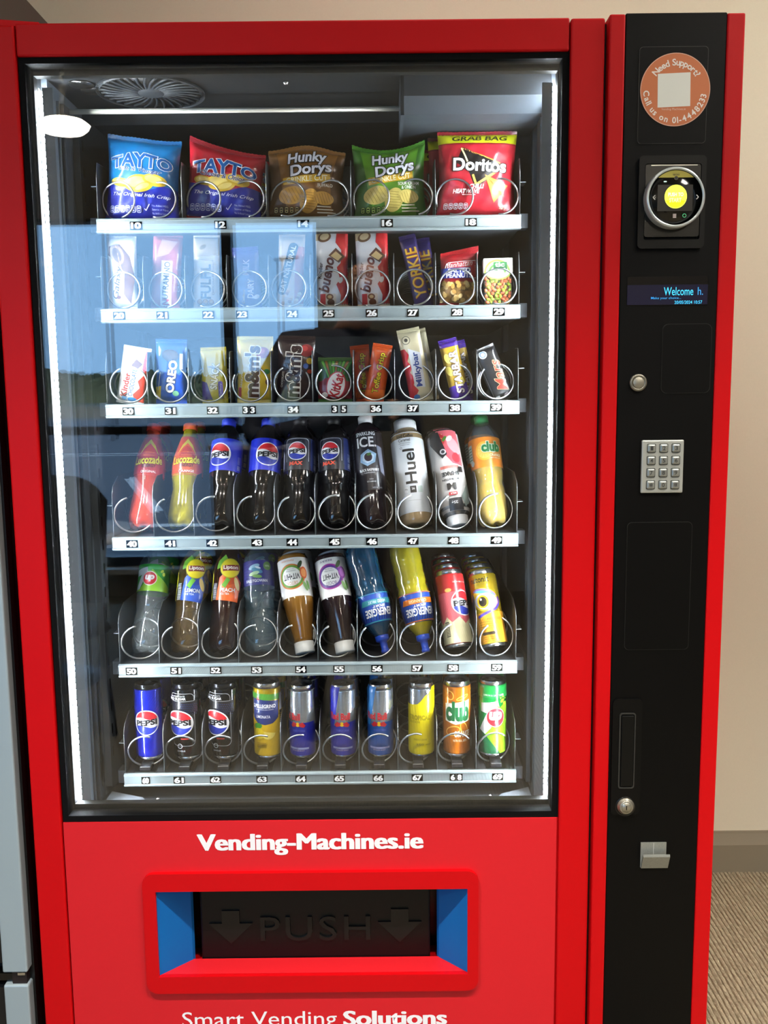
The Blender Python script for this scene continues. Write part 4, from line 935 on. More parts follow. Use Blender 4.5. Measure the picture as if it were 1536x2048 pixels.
for i in range(4): pr.poly(ellp(-2, 62, 25 - i * 4, 25 - i * 4, 20, 0, 0, 180), ('#7fb43c', '#e9efe0', '#5ba03a', '#f2f4ec')[i])
pr.rr(-9, 17, 66, 82, 2, '#17692e'); pr.text('tic', 3, 77, 18, 8, '#f6f8f4', bold=.03); pr.text('tac', 6, 69, 16, 6, '#f6f8f4', bold=.03)
b.build('lid_label', R)
b = B(); pr = Print(b, lambda u, v, h_: (u / 1000, -.0113 - h_, v / 1000), L=30, h0=.0001); pr.poly(ellp(0, 62, 24, 13, 24, 0, 180, 360) + [(24, 64), (-24, 64)], '#8fbf48'); pr.poly(ellp(0, 62, 21, 10, 24, 0, 180, 360) + [(21, 63), (-21, 63)], '#e8ece4'); pr.text('LIME &', 0, 60.5, 18, 3.8, '#d08a5a', bold=.0); pr.text('ORANGE', 2, 55.5, 18, 3.6, '#d08a5a', bold=.0); b.build('front_label', R)

# ---------------------------------------------------------------- third tray: bars and sweets
def kchoc(p, w, h):
    p.poly([(w * .22, 0), (w / 2, 0), (w / 2, h), (w * .34, h), (w * .30, 70), (w * .42, 62), (w * .2, 46), (w * .3, 34), (w * .08, 20)], '#d33626'); p.poly([(-6, 74), (8, 70), (16, 80), (2, 88)], '#5a3320')
    p.text('Kinder', -12, 37, 46, 12, '#c2241f', rot=86, bold=.025); p.text('K', -12, 17, 9, 11, '#201416', rot=86, bold=.03); p.text('CHOCOLATE', 1, 42, 52, 9, '#2a5fa8', rot=86, bold=.012); p.ell(4, 10, 9, 4.5, '#3f8fd0'); p.rect(-16, -7, 6, 14, '#6aa6dc')
bag('chocolate_bar', 'white and red milk chocolate pack tilting right above tag 30', 'chocolate bar', (-.490, .186, FLO[2]), 54, 112, 14, '#e9e9e6', kchoc, roll=10, lean=3, sd=1.2, **BT)
def oreo(p, w, h):
    p.ell(0, 92, 17, 12, '#2a2424', -10); p.ell(0, 93, 13, 8.5, '#494040', -10); p.text('OREO', 2, 52, 62, 17, '#f2f4f8', rot=82, bold=.04, out='#10204e', ow=.05); p.rect(18, 24, 66, 96, '#e9f0f8'); p.poly([(-w / 2, 10), (-20, 10), (-18, 34), (-w / 2, 32)], '#e8c83a'); p.ell(10, 20, 6, 5, '#7fbf9a'); p.line([(-24, 26), (-20, 60)], 1.2, '#eef2f8')
bag('biscuit_pack', 'royal blue biscuit pack above tag 31', 'biscuits', (-.409, .186, FLO[2]), 60, 124, 20, '#1f55c4', oreo, roll=1.5, lean=3, sd=2.4, **BT)
def snack(p, w, h):
    p.poly([(-w / 2, 0), (-2, 0), (-14, 40), (-w / 2, 44)], '#5a3a96'); p.text('SNACK', 2, 52, 50, 14, '#f5f0d0', rot=82, bold=.03, out='#5a4a20', ow=.04); p.rr(8, 17, 10, 42, 3, '#6d55a6'); p.text('Cadbury', 12.5, 26, 24, 4.5, '#f0eef8', rot=88, bold=.0)
bag('chocolate_bar', 'yellow and purple shortcake bar above tag 32', 'chocolate bar', (-.324, .186, FLO[2]), 50, 108, 15, '#cdb928', snack, roll=-1, lean=3, sd=3.0, **BT)
def mms(dark):
    def d(p, w, h):
        if not dark: p.poly([(-w / 2, 0), (w / 2, 0), (w / 2, 66), (w * .2, 74), (-w / 2, 50)], '#e2bf18'); p.ell(16, 96, 13, 11, '#8f3348'); p.ell(13, 99, 7, 5, '#b65a68'); p.ell(24, 60, 6, 5, '#2f8a3c'); p.ell(26, 40, 5, 6, '#7a4a20')
        else: p.ell(20, 100, 13, 12, '#a01c20'); p.ell(17, 104, 6, 5, '#cf4440'); p.ell(27, 80, 6, 6, '#e0b41c'); p.ell(20, 70, 5, 5, '#2a5fb4'); p.ell(28, 60, 5, 4, '#c9461c')
        p.text("m&m's", -5, 60, 98, 30, '#56331e' if not dark else '#3a1d14', rot=88, bold=.045, out='#f3efe6', ow=.05)
        p.text('PEANUT' if not dark else 'CHOCOLATE', -26, 40 if not dark else 44, 30, 4, '#f0e8dc', rot=84, bold=.01); p.rr(-32, -26, 12, 30, 2, '#c9302a') if not dark else p.line([(-16, 34), (-12, 20)], 1, '#b04a3a')
    return d
bag('sweet_bag', 'yellow bag of chocolate peanuts above tag 33', 'sweets', (-.247, .187, FLO[2]), 70, 128, 24, '#d8bf3a', mms(False), roll=1, lean=3, sd=1.9, pinch=.03, sealcol='#e0cf70')
bag('sweet_bag', 'dark brown bag of chocolate sweets above tag 34', 'sweets', (-.169, .187, FLO[2]), 72, 128, 24, '#2e1a15', mms(True), roll=2, lean=3, sd=2.8, pinch=.03)
def kitkat(p, w, h):
    p.rect(-w / 2, w / 2, 40, h, '#24521f')
    for i in range(9): p.poly([(-30 + i * 8, h), (-25 + i * 8, h), (-8 + i * 2.2, 40), (-10 + i * 2.2, 40)], ('#5fae3c', '#8a5a24', '#3f8a2c')[i % 3])
    p.rect(-w / 2, w / 2, 0, 34, '#7c1218'); p.poly([(-w / 2, 34), (w / 2, 34), (10, 48), (-20, 46)], '#7c1218')
    p.ell(2, 32, 27, 19, '#c01a22', 76); p.ell(2, 32, 25, 17, '#f1eeea', 76); p.text('KitKat', 3, 32, 46, 20, '#b81420', rot=74, bold=.035); p.ell(-20, 14, 6, 5, '#e6e0da')
bag('chocolate_bar', 'short red wafer bar with green top above tag 35', 'chocolate bar', (-.092, .186, FLO[2]), 66, 86, 14, '#8c141c', kitkat, roll=.5, lean=3, sd=3.6, sealcol='#35601f', **BT)
def toffee(p, w, h):
    p.poly([(-w / 2, 4), (w / 2, 4), (w / 2, 26), (-w / 2, 20)], '#f0762a'); p.text('Toffee Crisp', 2, 56, 78, 15, '#f2d91e', rot=88, bold=.02, out='#2a1408', ow=.05)
r = bag('chocolate_bar', 'bright orange toffee bar tilting right above tag 36', 'chocolate bar', (-.018, .184, FLO[2]), 38, 112, 15, '#d4551a', toffee, roll=10, lean=3, sd=1.4, **BT)
dup(r, (-.016, .045, 0), 'second orange toffee bar, left behind the one above tag 36').rotation_euler = Euler((radians(-4), radians(-6), 0))
def milky(p, w, h):
    p.poly([(-w / 2, 0), (-4, 0), (-8, 14), (-2, 22), (-10, 34), (-4, 44), (-12, 58), (-6, 68), (-13, 80), (-8, 92), (-14, 104), (-w / 2, 104)], '#c81e2a'); p.poly([(-8, 30), (12, 26), (15, 92), (-8, 104)], '#dfe4ee')
    p.text('Milkybar', 4, 62, 66, 15, '#1b3f96', rot=88, bold=.03); p.ell(-8, h - 22, 8, 8, '#3a3a34'); p.ell(-8, h - 22, 7, 7, '#dcd6b8'); p.ell(-8, h - 22, 3.5, 3.5, '#3a3a34'); p.ell(-8, 10, 6, 5, '#3f7fc4')
r = bag('chocolate_bar', 'cream white chocolate bar with red drips leaning left above tag 37', 'chocolate bar', (.076, .185, FLO[2]), 44, 142, 14, '#dad2ae', milky, roll=-11, lean=3, sd=2.0, **BT)
dup(r, (.014, .04, 0), 'second cream chocolate bar, behind the one above tag 37')
def starbar(p, w, h):
    p.rect(-w / 2, w / 2, 0, 26, '#4a2a98'); p.poly([(-w / 2, 26), (w / 2, 20), (w / 2, 34), (-w / 2, 30)], '#4a2a98'); p.rect(-w / 2, w / 2, h - 16, h, '#4a2a98')
    for cx, cy in ((-8, 84), (-10, 60), (8, 40)): p.ell(cx, cy, 6, 10, '#f0dc6a', 20)
    p.text('STARBAR', 3, 56, 82, 15, '#f3f0ee', rot=90, bold=.035, shear=.1, out='#3c1c20', ow=.05)
r = bag('chocolate_bar', 'gold and purple caramel bar leaning left above tag 38', 'chocolate bar', (.152, .184, FLO[2]), 36, 122, 16, '#b8962c', starbar, roll=-13, lean=3, sd=2.6, sealcol='#4a2a98', pinch=.02, p=3., q=4., wrin=.6)
dup(r, (.020, .045, -.002), 'second gold and purple caramel bar, behind the one above tag 38')
def mars(p, w, h):
    p.text('Mars', 6, 50, 62, 20, '#c22a1c', rot=84, bold=.01, shear=.3, out='#e2c490', ow=.022); p.ell(-6, 98, 8, 8, '#c4ccd4'); p.ell(-6, 98, 6, 6, '#4a6a94'); p.ell(-6, 98, 4, 4, '#cfd8e0'); p.line([(-19, 8), (-19, 96)], .8, '#8a8f92'); p.ell(6, 10, 5, 4, '#cfd2d4'); p.rect(-16, -8, 8, 14, '#b8bcc0')
bag('chocolate_bar', 'black chocolate bar with red script leaning left above tag 39', 'chocolate bar', (.238, .184, FLO[2]), 44, 112, 18, '#17181a', mars, roll=-24, lean=3, sd=3.3, pinch=.02, p=4., q=5., wrin=.4)

# ---------------------------------------------------------------- fourth tray: bottles lying back in their coils
def liq(c, rough=.12): return mat(c, rough=rough, coat=1., spec=.5)
COLA = liq('#050302'); PETC = clear('#d6e4e6', .10, .04, .07)
PET = [(0, 5), (12, 3), (20, 0), (26, 2), (31, 12), (32.5, 24), (32.5, 62), (31.5, 73), (29.4, 83), (29.2, 88), (30.6, 95), (32, 105), (32, 114), (32, 182), (31, 188), (26, 198), (18, 209), (13.6, 216), (13.2, 220)]
PCAP = (218, 233)
def globe(p, cx, cy, r, name='PEPSI', rim='#f3f4f6'):
    p.ell(cx, cy, r, r * .98, rim, n=44); q = r * .92
    wave = lambda s_, a: [(cx - q * a + 2 * q * a * i / 14, cy + s_ * q * .30 + q * .11 * sin(pi * (i / 14 * 2 - 1)) * 1.0) for i in range(15)]
    a = .94; up = [(x, y) for x, y in ellp(cx, cy, q, q * .98, 44) if y > cy + q * .36]
    p.poly(sorted([v for v in up], key=lambda v: -math.atan2(v[1] - cy, v[0] - cx))[::-1] + [(cx - q * .93 + 1.86 * q * i / 12, cy + q * .33 + q * .10 * sin(2 * pi * i / 12)) for i in range(13)], '#d3202c')
    lo = [(x, y) for x, y in ellp(cx, cy, q, q * .98, 44) if y < cy - q * .36]
    p.poly([(cx + q * .93 - 1.86 * q * i / 12, cy - q * .33 - q * .10 * sin(2 * pi * i / 12)) for i in range(13)] + sorted(lo, key=lambda v: math.atan2(v[1] - cy, v[0] - cx)), '#2438a8')
    p.text(name, cx, cy, r * 1.66, r * .46, '#0e0f14', bold=.05, warp=lambda a_, b_: (a_, b_ + .0016 * a_ * abs(a_) * 0 + r * .045 * sin(a_ / r * 2.4)))
def kcal(p, u, z0, z1):
    for i in range(4): p.text('PER 250ml', u + i * 2.2, (z0 + z1) / 2, z1 - z0, 1.8, '#c9d2ea', rot=90, bold=.02)
def lucoz(flav, c):
    def d(p):
        p.poly([(-26, 112), (26, 112), (20, 150), (0, 190), (-20, 150)], c); p.poly([(-22, 150), (-14, 172), (0, 186), (14, 172), (22, 150), (13, 164), (0, 176), (-13, 164)], '#d9c22c'); p.poly([(-17, 146), (-10, 162), (0, 170), (10, 162), (17, 146)], '#b83418')
        for i in range(18): p.ell(-11 + (i * 13 % 23), 148 + (i * 7 % 14), 1.1, .9, '#e8742a', n=7)
        p.text('Lucozade', 0, 138, 58, 18, '#f0d22c', bold=.03, shear=.15, out='#5a2408', ow=.035, rot=4); p.text('ENERGY', 2, 125, 28, 6, '#3a1c14', bold=.02, shear=.2, rot=3); p.text(flav, 2, 113, 30, 5, '#f5e8e0', bold=.015, rot=2)
    return d
LUC = [(0, 5), (12, 3), (20, 0), (26, 2), (31, 12), (32.5, 24), (31, 50), (27.5, 80), (29, 100), (31, 108), (31, 132), (29, 150), (24, 170), (18, 190), (14.5, 200), (13.6, 206), (13.2, 212)]
kw = dict(petal=True)
r = bottle('amber red energy drink bottle above tag 40', (-.479, .205, FLO[3] + .006), LUC, liq('#b9412a'), (106, 192), lucoz('ORIGINAL', '#b3262c'), (210, 224), '#c8382c', roll=2, th0=6, labm='#b82a2a', **kw); back(r, 1, what='amber red bottle above tag 40')
r = bottle('yellow orange energy drink bottle above tag 41', (-.400, .205, FLO[3] + .006), LUC, liq('#a99c1e'), (106, 192), lucoz('ORANGE', '#d2531f'), (210, 224), '#e2622a', roll=1, th0=4, labm='#cf4d22', **kw); back(r, 1, what='yellow orange bottle above tag 41')
def pep(p):
    globe(p, 0, 148, 25); kcal(p, 42, 118, 146)
    for i in range(14):
        for s_ in (-1, 1): p.line([(s_ * (29 + i * 1.6), 122 + i * .5), (s_ * (29 + i * 1.6), 178 - i * .5)], .35, '#3a52d8')
BLUEC = '#1f37cf'
r = bottle('cola bottle with blue label turned left above tag 42', (-.325, .205, FLO[3] + .006), PET, COLA, (114, 182), pep, PCAP, BLUEC, roll=2, th0=-20, labm='#1d2fc4', **kw); back(r, 1, what='blue cola bottle next to the yellow orange one')
r = bottle('cola bottle with blue label turned right above tag 43', (-.247, .205, FLO[3] + .006), PET, COLA, (114, 182), pep, PCAP, BLUEC, roll=3, th0=14, labm='#1d2fc4', **kw); back(r, 1, what='blue cola bottle next to a navy one')
def pmax(p):
    p.rect(-30, 30, 114, 182, '#0b0f1c'); p.poly(rrect(-24, 25, 124, 180, 6, 4), '#d8dce8'); p.poly(rrect(-23.2, 24.2, 124.8, 179.2, 6, 4), '#0c1326'); p.rect(-24.5, 25.5, 116, 132, '#0b0f1c')
    globe(p, 0, 153, 20); p.text('MAX', -2, 127, 28, 8, '#e0482a', bold=.05, shear=.1); kcal(p, 40, 118, 148); p.poly([(-34, 118), (-30, 118), (-28, 150), (-33, 158)], '#c9d0e0')
    for i in range(8): p.line([(28 + i * 2.6, 124), (30 + i * 2.6, 176)], .4, '#2c448c')
r = bottle('sugar free cola bottle with navy label above tag 44', (-.170, .205, FLO[3] + .006), PET, COLA, (114, 182), pmax, PCAP, '#0c0d10', roll=-.5, th0=-4, labm='#17255a', **kw); back(r, 1, what='navy cola bottle next to a blue one')
r = bottle('sugar free cola bottle with navy label turned left above tag 45', (-.095, .205, FLO[3] + .006), PET, COLA, (114, 182), pmax, PCAP, '#0c0d10', roll=-2, th0=-14, labm='#17255a', **kw); back(r, 1, what='navy cola bottle next to the dark fruit water')
def spark(p):
    p.text('SPARKLING', -1, 190, 40, 8, '#eef0f4', bold=.02); p.text('ICE.', 0, 172, 40, 22, '#f4f5f8', bold=.02)
    p.poly([(-14, 146), (2, 156), (18, 146), (14, 128), (-2, 120), (-16, 130)], '#8fb4d8'); p.poly([(-10, 144), (2, 151), (13, 143), (10, 131), (-2, 126), (-11, 133)], '#c4dcf0'); p.ell(1, 139, 8, 9, '#3a2a34'); p.ell(3, 145, 5, 3, '#4f7a3c', 20)
    p.text('BLACK RASPBERRY', 1, 112, 40, 5.5, '#e9ecf2', bold=.02); p.text('FLAVOURED', 1, 106, 22, 3, '#cfd4de', bold=.0); p.text('WITH', 3, 92, 8, 3, '#cfd4de', bold=.0); p.text('VITAMINS', 3, 87, 18, 3.4, '#cfd4de', bold=.01); p.text('NO SUGAR', 14, 74, 20, 3.4, '#cfd4de', bold=.0)
    for i in range(4): p.text('NUTRITION FACTS', -34 - i * 2.5, 130, 90, 2, '#aab0c0', rot=90, bold=.01)
    p.poly([(19, 165), (32, 160), (34, 100), (24, 108)], '#7d8498')
SPK = [(0, 5), (12, 3), (20, 0), (26, 2), (30, 10), (31, 22), (31, 60), (30.2, 64), (31, 68), (31, 196), (28, 204), (20, 213), (15, 220), (13.4, 224)]
r = bottle('tall dark fruit water bottle with white cap above tag 46', (-.017, .205, FLO[3] + .006), SPK, liq('#1c0a10'), (70, 197), spark, (221, 238), '#e9ecee', roll=-5.5, th0=-2, labm='#120d18', R0=31., **kw); back(r, 1, what='dark fruit water bottle above tag 46')
def huel(p):
    p.text('Iced Coffee', -2, 184, 34, 8, '#17181a', bold=.01); p.text('Caramel', -4, 175, 24, 6.5, '#17181a', bold=.01); p.text('100% nutritionally', -4, 168, 24, 3, '#55585c', bold=.0); p.text('complete meal', -4, 164, 20, 3, '#55585c', bold=.0)
    p.text('Huel', 2, 118, 74, 24, '#101113', rot=90, bold=.02); p.ring(-12, 158, 2.4, 2.4, .6, '#101113', n=14)
    p.rect(-16, -6, 62, 76, '#c4ced2'); p.rect(-15.4, -6.6, 62.6, 75.4, '#e8ecee'); p.text('20g', -11, 70, 6, 4, '#3a3d40', bold=.0); p.rect(-3, 9, 62, 76, '#1a1c1e'); p.text('26', 3, 70.5, 6, 4.6, '#f0f0f0', bold=.02); p.rect(12, 22, 62, 76, '#b9ccc6'); p.rect(-10, 16, 46, 46.6, '#9aa4a8')
HUE = [(0, 3), (26, 0), (31, 3), (33, 10), (33.5, 18), (33.5, 186), (31, 195), (25, 200), (22, 203), (21.5, 212)]
r = bottle('white shake bottle with black upright lettering above tag 47', (.066, .207, FLO[3] + .006), HUE, liq('#a48c66', .2), (22, 192), huel, (206, 224), '#e6eaec', roll=-6, th0=-4, labm='#dfe6ea', cap_r=23, R0=33.5); back(r, 1, what='white shake bottle above tag 47')
def shake(p):
    p.poly([(-34, 0), (10, 0), (24, 22), (-10, 78), (-34, 84)], '#d8606c'); p.ell(10, 24, 13, 14, '#c9202c', 20); p.ell(-20, 40, 12, 20, '#f0a4a8', 30); p.ell(-20, 66, 9, 11, '#c62c38'); p.ell(-12, 24, 8, 5, '#f7d4d4', 40); p.ell(-2, 24, 7, 3, '#4a7a2c', 50)
    for i in range(14): p.ell(2 + i * 5 % 17, 14 + i * 7 % 20, .9, 1.2, '#f2c878', n=7)
    p.poly([(8, 8), (28, 4), (30, 30), (8, 66), (-2, 58)], '#23252a'); p.ell(5, 52, 6, 6, '#f0eef0'); p.ell(5, 52, 3.5, 3.5, '#3a3c42')
    p.text('SHAKE', -2, 100, 34, 9, '#26282c', bold=.04); p.text('MYPROTEIN', 0, 112, 32, 4.5, '#3a3d42', bold=.03); p.rect(-20, 16, 83, 89, '#d8786c'); p.rect(-28, -18, 86, 98, '#1f2226')
    p.poly([(-9, 120), (-3, 120), (0, 128), (3, 120), (9, 120), (9, 134), (4, 134), (0, 126), (-4, 134), (-9, 134)], '#15171a'); p.rr(-8, 8, 139, 146, 1.5, '#c4202c'); p.text('MILK', 0, 142.5, 11, 4, '#f4e8e8', bold=.02)
    p.poly([(-14, 152), (10, 152), (14, 176), (-18, 176)], '#26292e'); p.text('25g', 0, 160, 12, 7, '#e8eaec', bold=.02); p.poly([(-34, 120), (-14, 150), (-22, 170), (-34, 160)], '#9fb0aa')
SHK = [(0, 4), (27, 0), (30.5, 2), (31.5, 8), (32, 14), (32, 150), (30, 165), (26, 177), (22, 182), (21, 187)]
r = bottle('upside down white strawberry protein shake above tag 48', (.148, .20, FLO[3] + .006), SHK, mat('#b9bcc0', rough=.25, metal=.9), (10, 176), shake, (183, 203), '#e9edef', roll=-9, lean=26, flip=True, th0=0, labm='#e3e0dc', cap_r=22, name='shake_bottle'); back(r, 1, what='upside down protein shake above tag 48')
def club(p):
    p.rect(-46, 46, 122, 178, '#e8892a'); p.ell(-6, 150, 18, 20, '#f2b23c'); p.ell(-6, 150, 14, 16, '#f6cf6a')
    for i in range(12): p.line([(-6, 150), (-6 + 15 * cos(i * .524), 150 + 17 * sin(i * .524))], .6, '#f0b040')
    p.text('club', 8, 158, 38, 22, '#15743a', bold=.05, out='#f4f2e6', ow=.05); p.text('ORANGE', 16, 140, 24, 6, '#f6ecd8', bold=.03); p.text('WITH REAL BITS', 16, 134, 24, 2.6, '#f6ecd8', bold=.01)
    p.rect(-46, -32, 132, 168, '#cfe0d4'); [p.rect(-45, -33, 136 + i * 6, 138 + i * 6, '#5a8a74') for i in range(5)]; p.ell(-34, 128, 5, 6, '#d8e2e0')
CLB = PET[:12] + [(32, 114), (32, 184), (29, 194), (23, 205), (16, 216), (13.6, 222)]
r = bottle('orange juice drink bottle with green cap above tag 49', (.219, .205, FLO[3] + .006), CLB, PETC, (116, 180), club, (220, 235), '#1f8a4a', roll=-4.5, th0=2, labm='#e8892a', liquid=(liq('#c9a414'), 176), **kw); back(r, 1, what='orange drink bottle above tag 49')

# ---------------------------------------------------------------- fifth tray: more bottles and slim cans
def sevenb(p):
    p.rect(-46, 46, 124, 180, '#2f9a3c'); p.poly([(-46, 124), (46, 124), (46, 134), (10, 162), (-20, 130), (-40, 128)], '#8fc832'); p.poly([(4, 170), (44, 128), (-12, 128)], '#8fc832')
    p.poly([(-34, 168), (-6, 174), (-4, 162), (-22, 128), (-34, 126), (-18, 158), (-33, 154)], '#e4e8e6'); p.ell(0, 150, 15, 15, '#eceee9'); p.ell(0, 150, 13.4, 13.4, '#c71f2c'); p.text('up', 0, 150, 19, 14, '#f6f6f4', bold=.06, shear=.15); p.ell(24, 166, 4, 2.5, '#c8e04a', 40); p.ell(28, 160, 3, 4, '#c8e04a')
r = bottle('clear lemonade bottle with green label above tag 50', (-.484, .205, FLO[4] + .006), PET, PETC, (124, 180), sevenb, PCAP, '#1c6a30', roll=2, th0=-2, labm='#2f9a3c', **kw); back(r, 1, what='clear lemonade bottle above tag 50')
def lipton(bg, bg2, fl):
    def d(p):
        p.poly([(-24, 104), (24, 100), (28, 142), (14, 162), (0, 166), (-18, 150)], bg); p.poly([(-10, 148), (4, 134), (24, 142), (28, 120), (30, 142), (12, 162)], bg2)
        p.poly([(-26, 168), (-24, 186), (-10, 200), (-2, 190), (-10, 172)], '#5f9a34'); p.poly([(-12, 134), (-2, 150), (6, 146), (-4, 128)], '#6aa83a'); p.ell(20, 138, 5, 14, '#e3c878', 20)
        p.ell(4, 170, 21, 21, '#a8a41c', n=36); p.ell(4, 170, 19.5, 19.5, '#e3cf2a', n=36); p.poly([(-12, 175), (22, 178), (23, 166), (-11, 163)], '#7c1620'); p.text('Lipton', 5, 170.5, 30, 10, '#f8f4ee', bold=.03, rot=2)
        p.text(fl, 1, 124, 30, 8, '#f4f4f0', bold=.025); p.text('ICE TEA', -4, 116, 18, 4, '#e9ece9', bold=.01)
        p.poly([(-44, 104), (-40, 104), (-36, 150), (-40, 172), (-45, 150)], '#d8c83a')
        for i in range(4): p.text('REFRESHING', -24 - i * 2.6, 122, 34, 2, '#dfe8f4', rot=90, bold=.01)
    return d
TEA = [(0, 5), (12, 3), (20, 0), (26, 2), (31, 12), (32, 24), (32, 60), (30.5, 82), (30.5, 96), (31.5, 102), (31.5, 176), (29, 188), (22, 204), (15, 216), (13.6, 221)]
r = bottle('pale lemon iced tea bottle with blue label above tag 51', (-.405, .205, FLO[4] + .006), TEA, clear('#9a7a3a', .16, .04, .07), None, lipton('#2452b4', '#1c3f98', 'LEMON'), (218, 233), '#d8c32a', roll=3.5, th0=8, **kw); back(r, 1, what='lemon iced tea above tag 51')
r = bottle('dark peach iced tea bottle with orange label above tag 52', (-.328, .205, FLO[4] + .006), TEA, liq('#240d08'), None, lipton('#e0601c', '#c94814', 'PEACH'), (218, 233), '#b8401c', roll=2, th0=4, **kw); back(r, 1, what='peach iced tea above tag 52')
def bally(p):
    p.rect(-46, 46, 136, 184, '#34347c'); p.text('BALLYGOWAN', 0, 143, 46, 6, '#eef0f6', bold=.02); p.ell(24, 174, 9, 9, '#5c8a3c'); p.text('100%', 24, 174, 10, 4, '#dfeecc', bold=.0)
    for cx, cy, rx, ry, c_, r_ in ((-4, 172, 12, 5, '#9cc4d8', 20), (2, 164, 12, 5, '#4f8cae', -20), (-4, 158, 11, 4, '#b8d4a8', 15), (2, 152, 10, 3.5, '#7fae5c', -10), (4, 170, 6, 2, '#e4eef2', -20)): p.ell(cx, cy, rx, ry, c_, r_)
    for i in range(6): p.line([(-44, 140 + i * 7), (-20, 146 + i * 6), (-8, 140 + i * 8)], .5, '#5a5aa4')
BAL = PET[:8] + [(29.5, 84), (31, 94), (29.5, 104), (31.5, 116), (32, 124), (32, 186), (29, 196), (20, 209), (13.6, 217), (13.2, 221)]
r = bottle('clear water bottle with indigo label above tag 53', (-.252, .205, FLO[4] + .006), BAL, clear('#8fb4c4', .14, .04, .08), (134, 186), bally, (218, 233), '#2438b0', roll=-4, th0=0, labm='#34347c', **kw); back(r, 1, what='water bottle above tag 53')
def vit(fl, c1, c2, c3):
    def d(p):
        p.ell(0, 52, 28, 27, c1, n=40); p.ell(0, 52, 25, 24, c2, n=40); p.ell(0, 52, 20.5, 19.5, '#f4f4f0', n=40); p.text('VIT\u2022HIT', 0, 52, 34, 12, '#24262a', bold=.02); p.text(fl, 0, 66, 22, 7, c3, bold=.0); p.text('VITAMIN DRINK', 0, 40, 20, 2.6, '#5a5d60', bold=.0); p.text('LOW CALORIE', 0, 36, 16, 2.6, '#5a5d60', bold=.0); p.text('MANDARIN' if fl == 'DETOX' else 'BERRY', 4, 18, 26, 4, c3, bold=.0)
        for cx, cy, rx, ry, c_, r_ in ((-26, 46, 8, 13, '#d9622c' if fl == 'DETOX' else '#8a3a94', 0), (-26, 46, 5.5, 9, '#efa05c' if fl == 'DETOX' else '#b06ab8', 0), (-20, 28, 4, 9, '#2f4a24', -30), (-26, 74, 3.5, 11, '#8ab86a', 20), (-33, 72, 3, 10, '#6aa24a', 10)): p.ell(cx, cy, rx, ry, c_, r_)
    return d
VIT = [(0, 3), (24, 0), (29, 2), (31.5, 8), (32, 14), (32, 90), (31, 104), (27.5, 130), (22.5, 158), (19.5, 176), (18.5, 186)]
r = bottle('upside down amber vitamin drink bottle with orange ring above tag 54', (-.161, .19, FLO[4] + .008), VIT, liq('#8a5f1e'), (12, 94), vit('DETOX', '#dd7a2a', '#6a9c34', '#d9823a'), (184, 206), '#dfe2de', roll=-10, lean=26, flip=True, th0=4, labm='#eeeeea', cap_r=20); back(r, 1, what='amber vitamin drink above tag 54')
r = bottle('upside down dark vitamin drink bottle with purple ring above tag 55', (-.080, .19, FLO[4] + .008), VIT, liq('#1c080f'), (12, 94), vit('BOOST', '#a52a94', '#5a2c8c', '#4a2a6c'), (184, 206), '#dfe2de', roll=-11, lean=26, flip=True, th0=4, labm='#eeeeea', cap_r=20); back(r, 1, what='dark vitamin drink above tag 55')
def energ(ac, fl):
    def d(p):
        p.rect(-100, 100, 112, 164, '#2350b4')
        for i in range(16): p.poly([(-46 + i * 6, 164), (-43 + i * 6, 164), (-48 + i * 6, 140), (-50 + i * 6, 144)], '#16357e')
        p.poly([(-36, 122), (30, 122), (34, 133), (-34, 133)], ac); p.text(fl, 0, 127.5, 36, 6, '#c9dcec' if fl != 'ORANGE' else '#f4d4a4', bold=.02); p.text('SPORT', -2, 137, 26, 5, '#e6ecf4', bold=.04, shear=.2); p.text('iENERGISE', 0, 149, 58, 16, '#eef2f8', bold=.03, shear=.12); p.rect(-100, 100, 166, 168, ac); p.rect(-100, 100, 110, 111.5, ac)
    return d
ENG = [(0, 5), (12, 3), (20, 0), (26, 2), (31, 10), (32, 20), (32, 40), (30.5, 46), (31.5, 52), (30, 66), (31.5, 72), (31, 86), (29.5, 92), (31.5, 104), (32, 112), (32, 150), (29, 164), (23, 178), (16, 188), (13.6, 194)]
r = bottle('upside down blue sports drink bottle above tag 56', (.001, .19, FLO[4] + .008), ENG, liq('#0f3f5c'), (109, 169), energ('#3a9aa8', 'MIXED FRUIT'), (190, 228), '#1c46b8', roll=-15, lean=22, flip=True, th0=-18, labm='#2350b4', sport=True, cap_r=14, name='sports_bottle'); back(r, 1, what='blue sports drink above tag 56')
r = bottle('upside down yellow sports drink bottle above tag 57', (.082, .19, FLO[4] + .008), ENG, liq('#a3981c'), (109, 169), energ('#dd7a24', 'ORANGE'), (190, 228), '#2b58d8', roll=-12, lean=22, flip=True, th0=-10, labm='#2350b4', sport=True, cap_r=14, name='sports_bottle'); back(r, 1, what='yellow sports drink above tag 57')
def pcream(p):
    p.rect(-60, 60, 110, 150, '#c22a2c'); p.rect(-60, 60, 8, 112, '#d8626a')
    p.poly([(-60, 112), (60, 112), (60, 100), (20, 118), (0, 106), (-24, 110), (-60, 100)], '#d8626a'); p.ell(-8, 116, 7, 4, '#e8b45a')
    p.poly([(-60, 8), (60, 8), (60, 52), (44, 44), (36, 58), (20, 46), (8, 60), (-8, 50), (-18, 62), (-30, 48), (-40, 58), (-60, 50)], '#e2dcb0'); globe(p, 22, 88, 27); p.poly(ellp(22, 88, 24, 23, 20, 0, 180, 0)[::-1] if False else rect(-1, 0, 8, 9), '#e2dcb0')
    p.rect(-24, -15, 22, 52, '#2a2a28'); [p.rect(-23.4, -15.6, 24 + i * 3, 25.4 + i * 3, '#e2dcb0') for i in range(9)]; p.text('Strawberries n cream', 18, 132, 30, 3.4, '#f4dcd4', bold=.01)
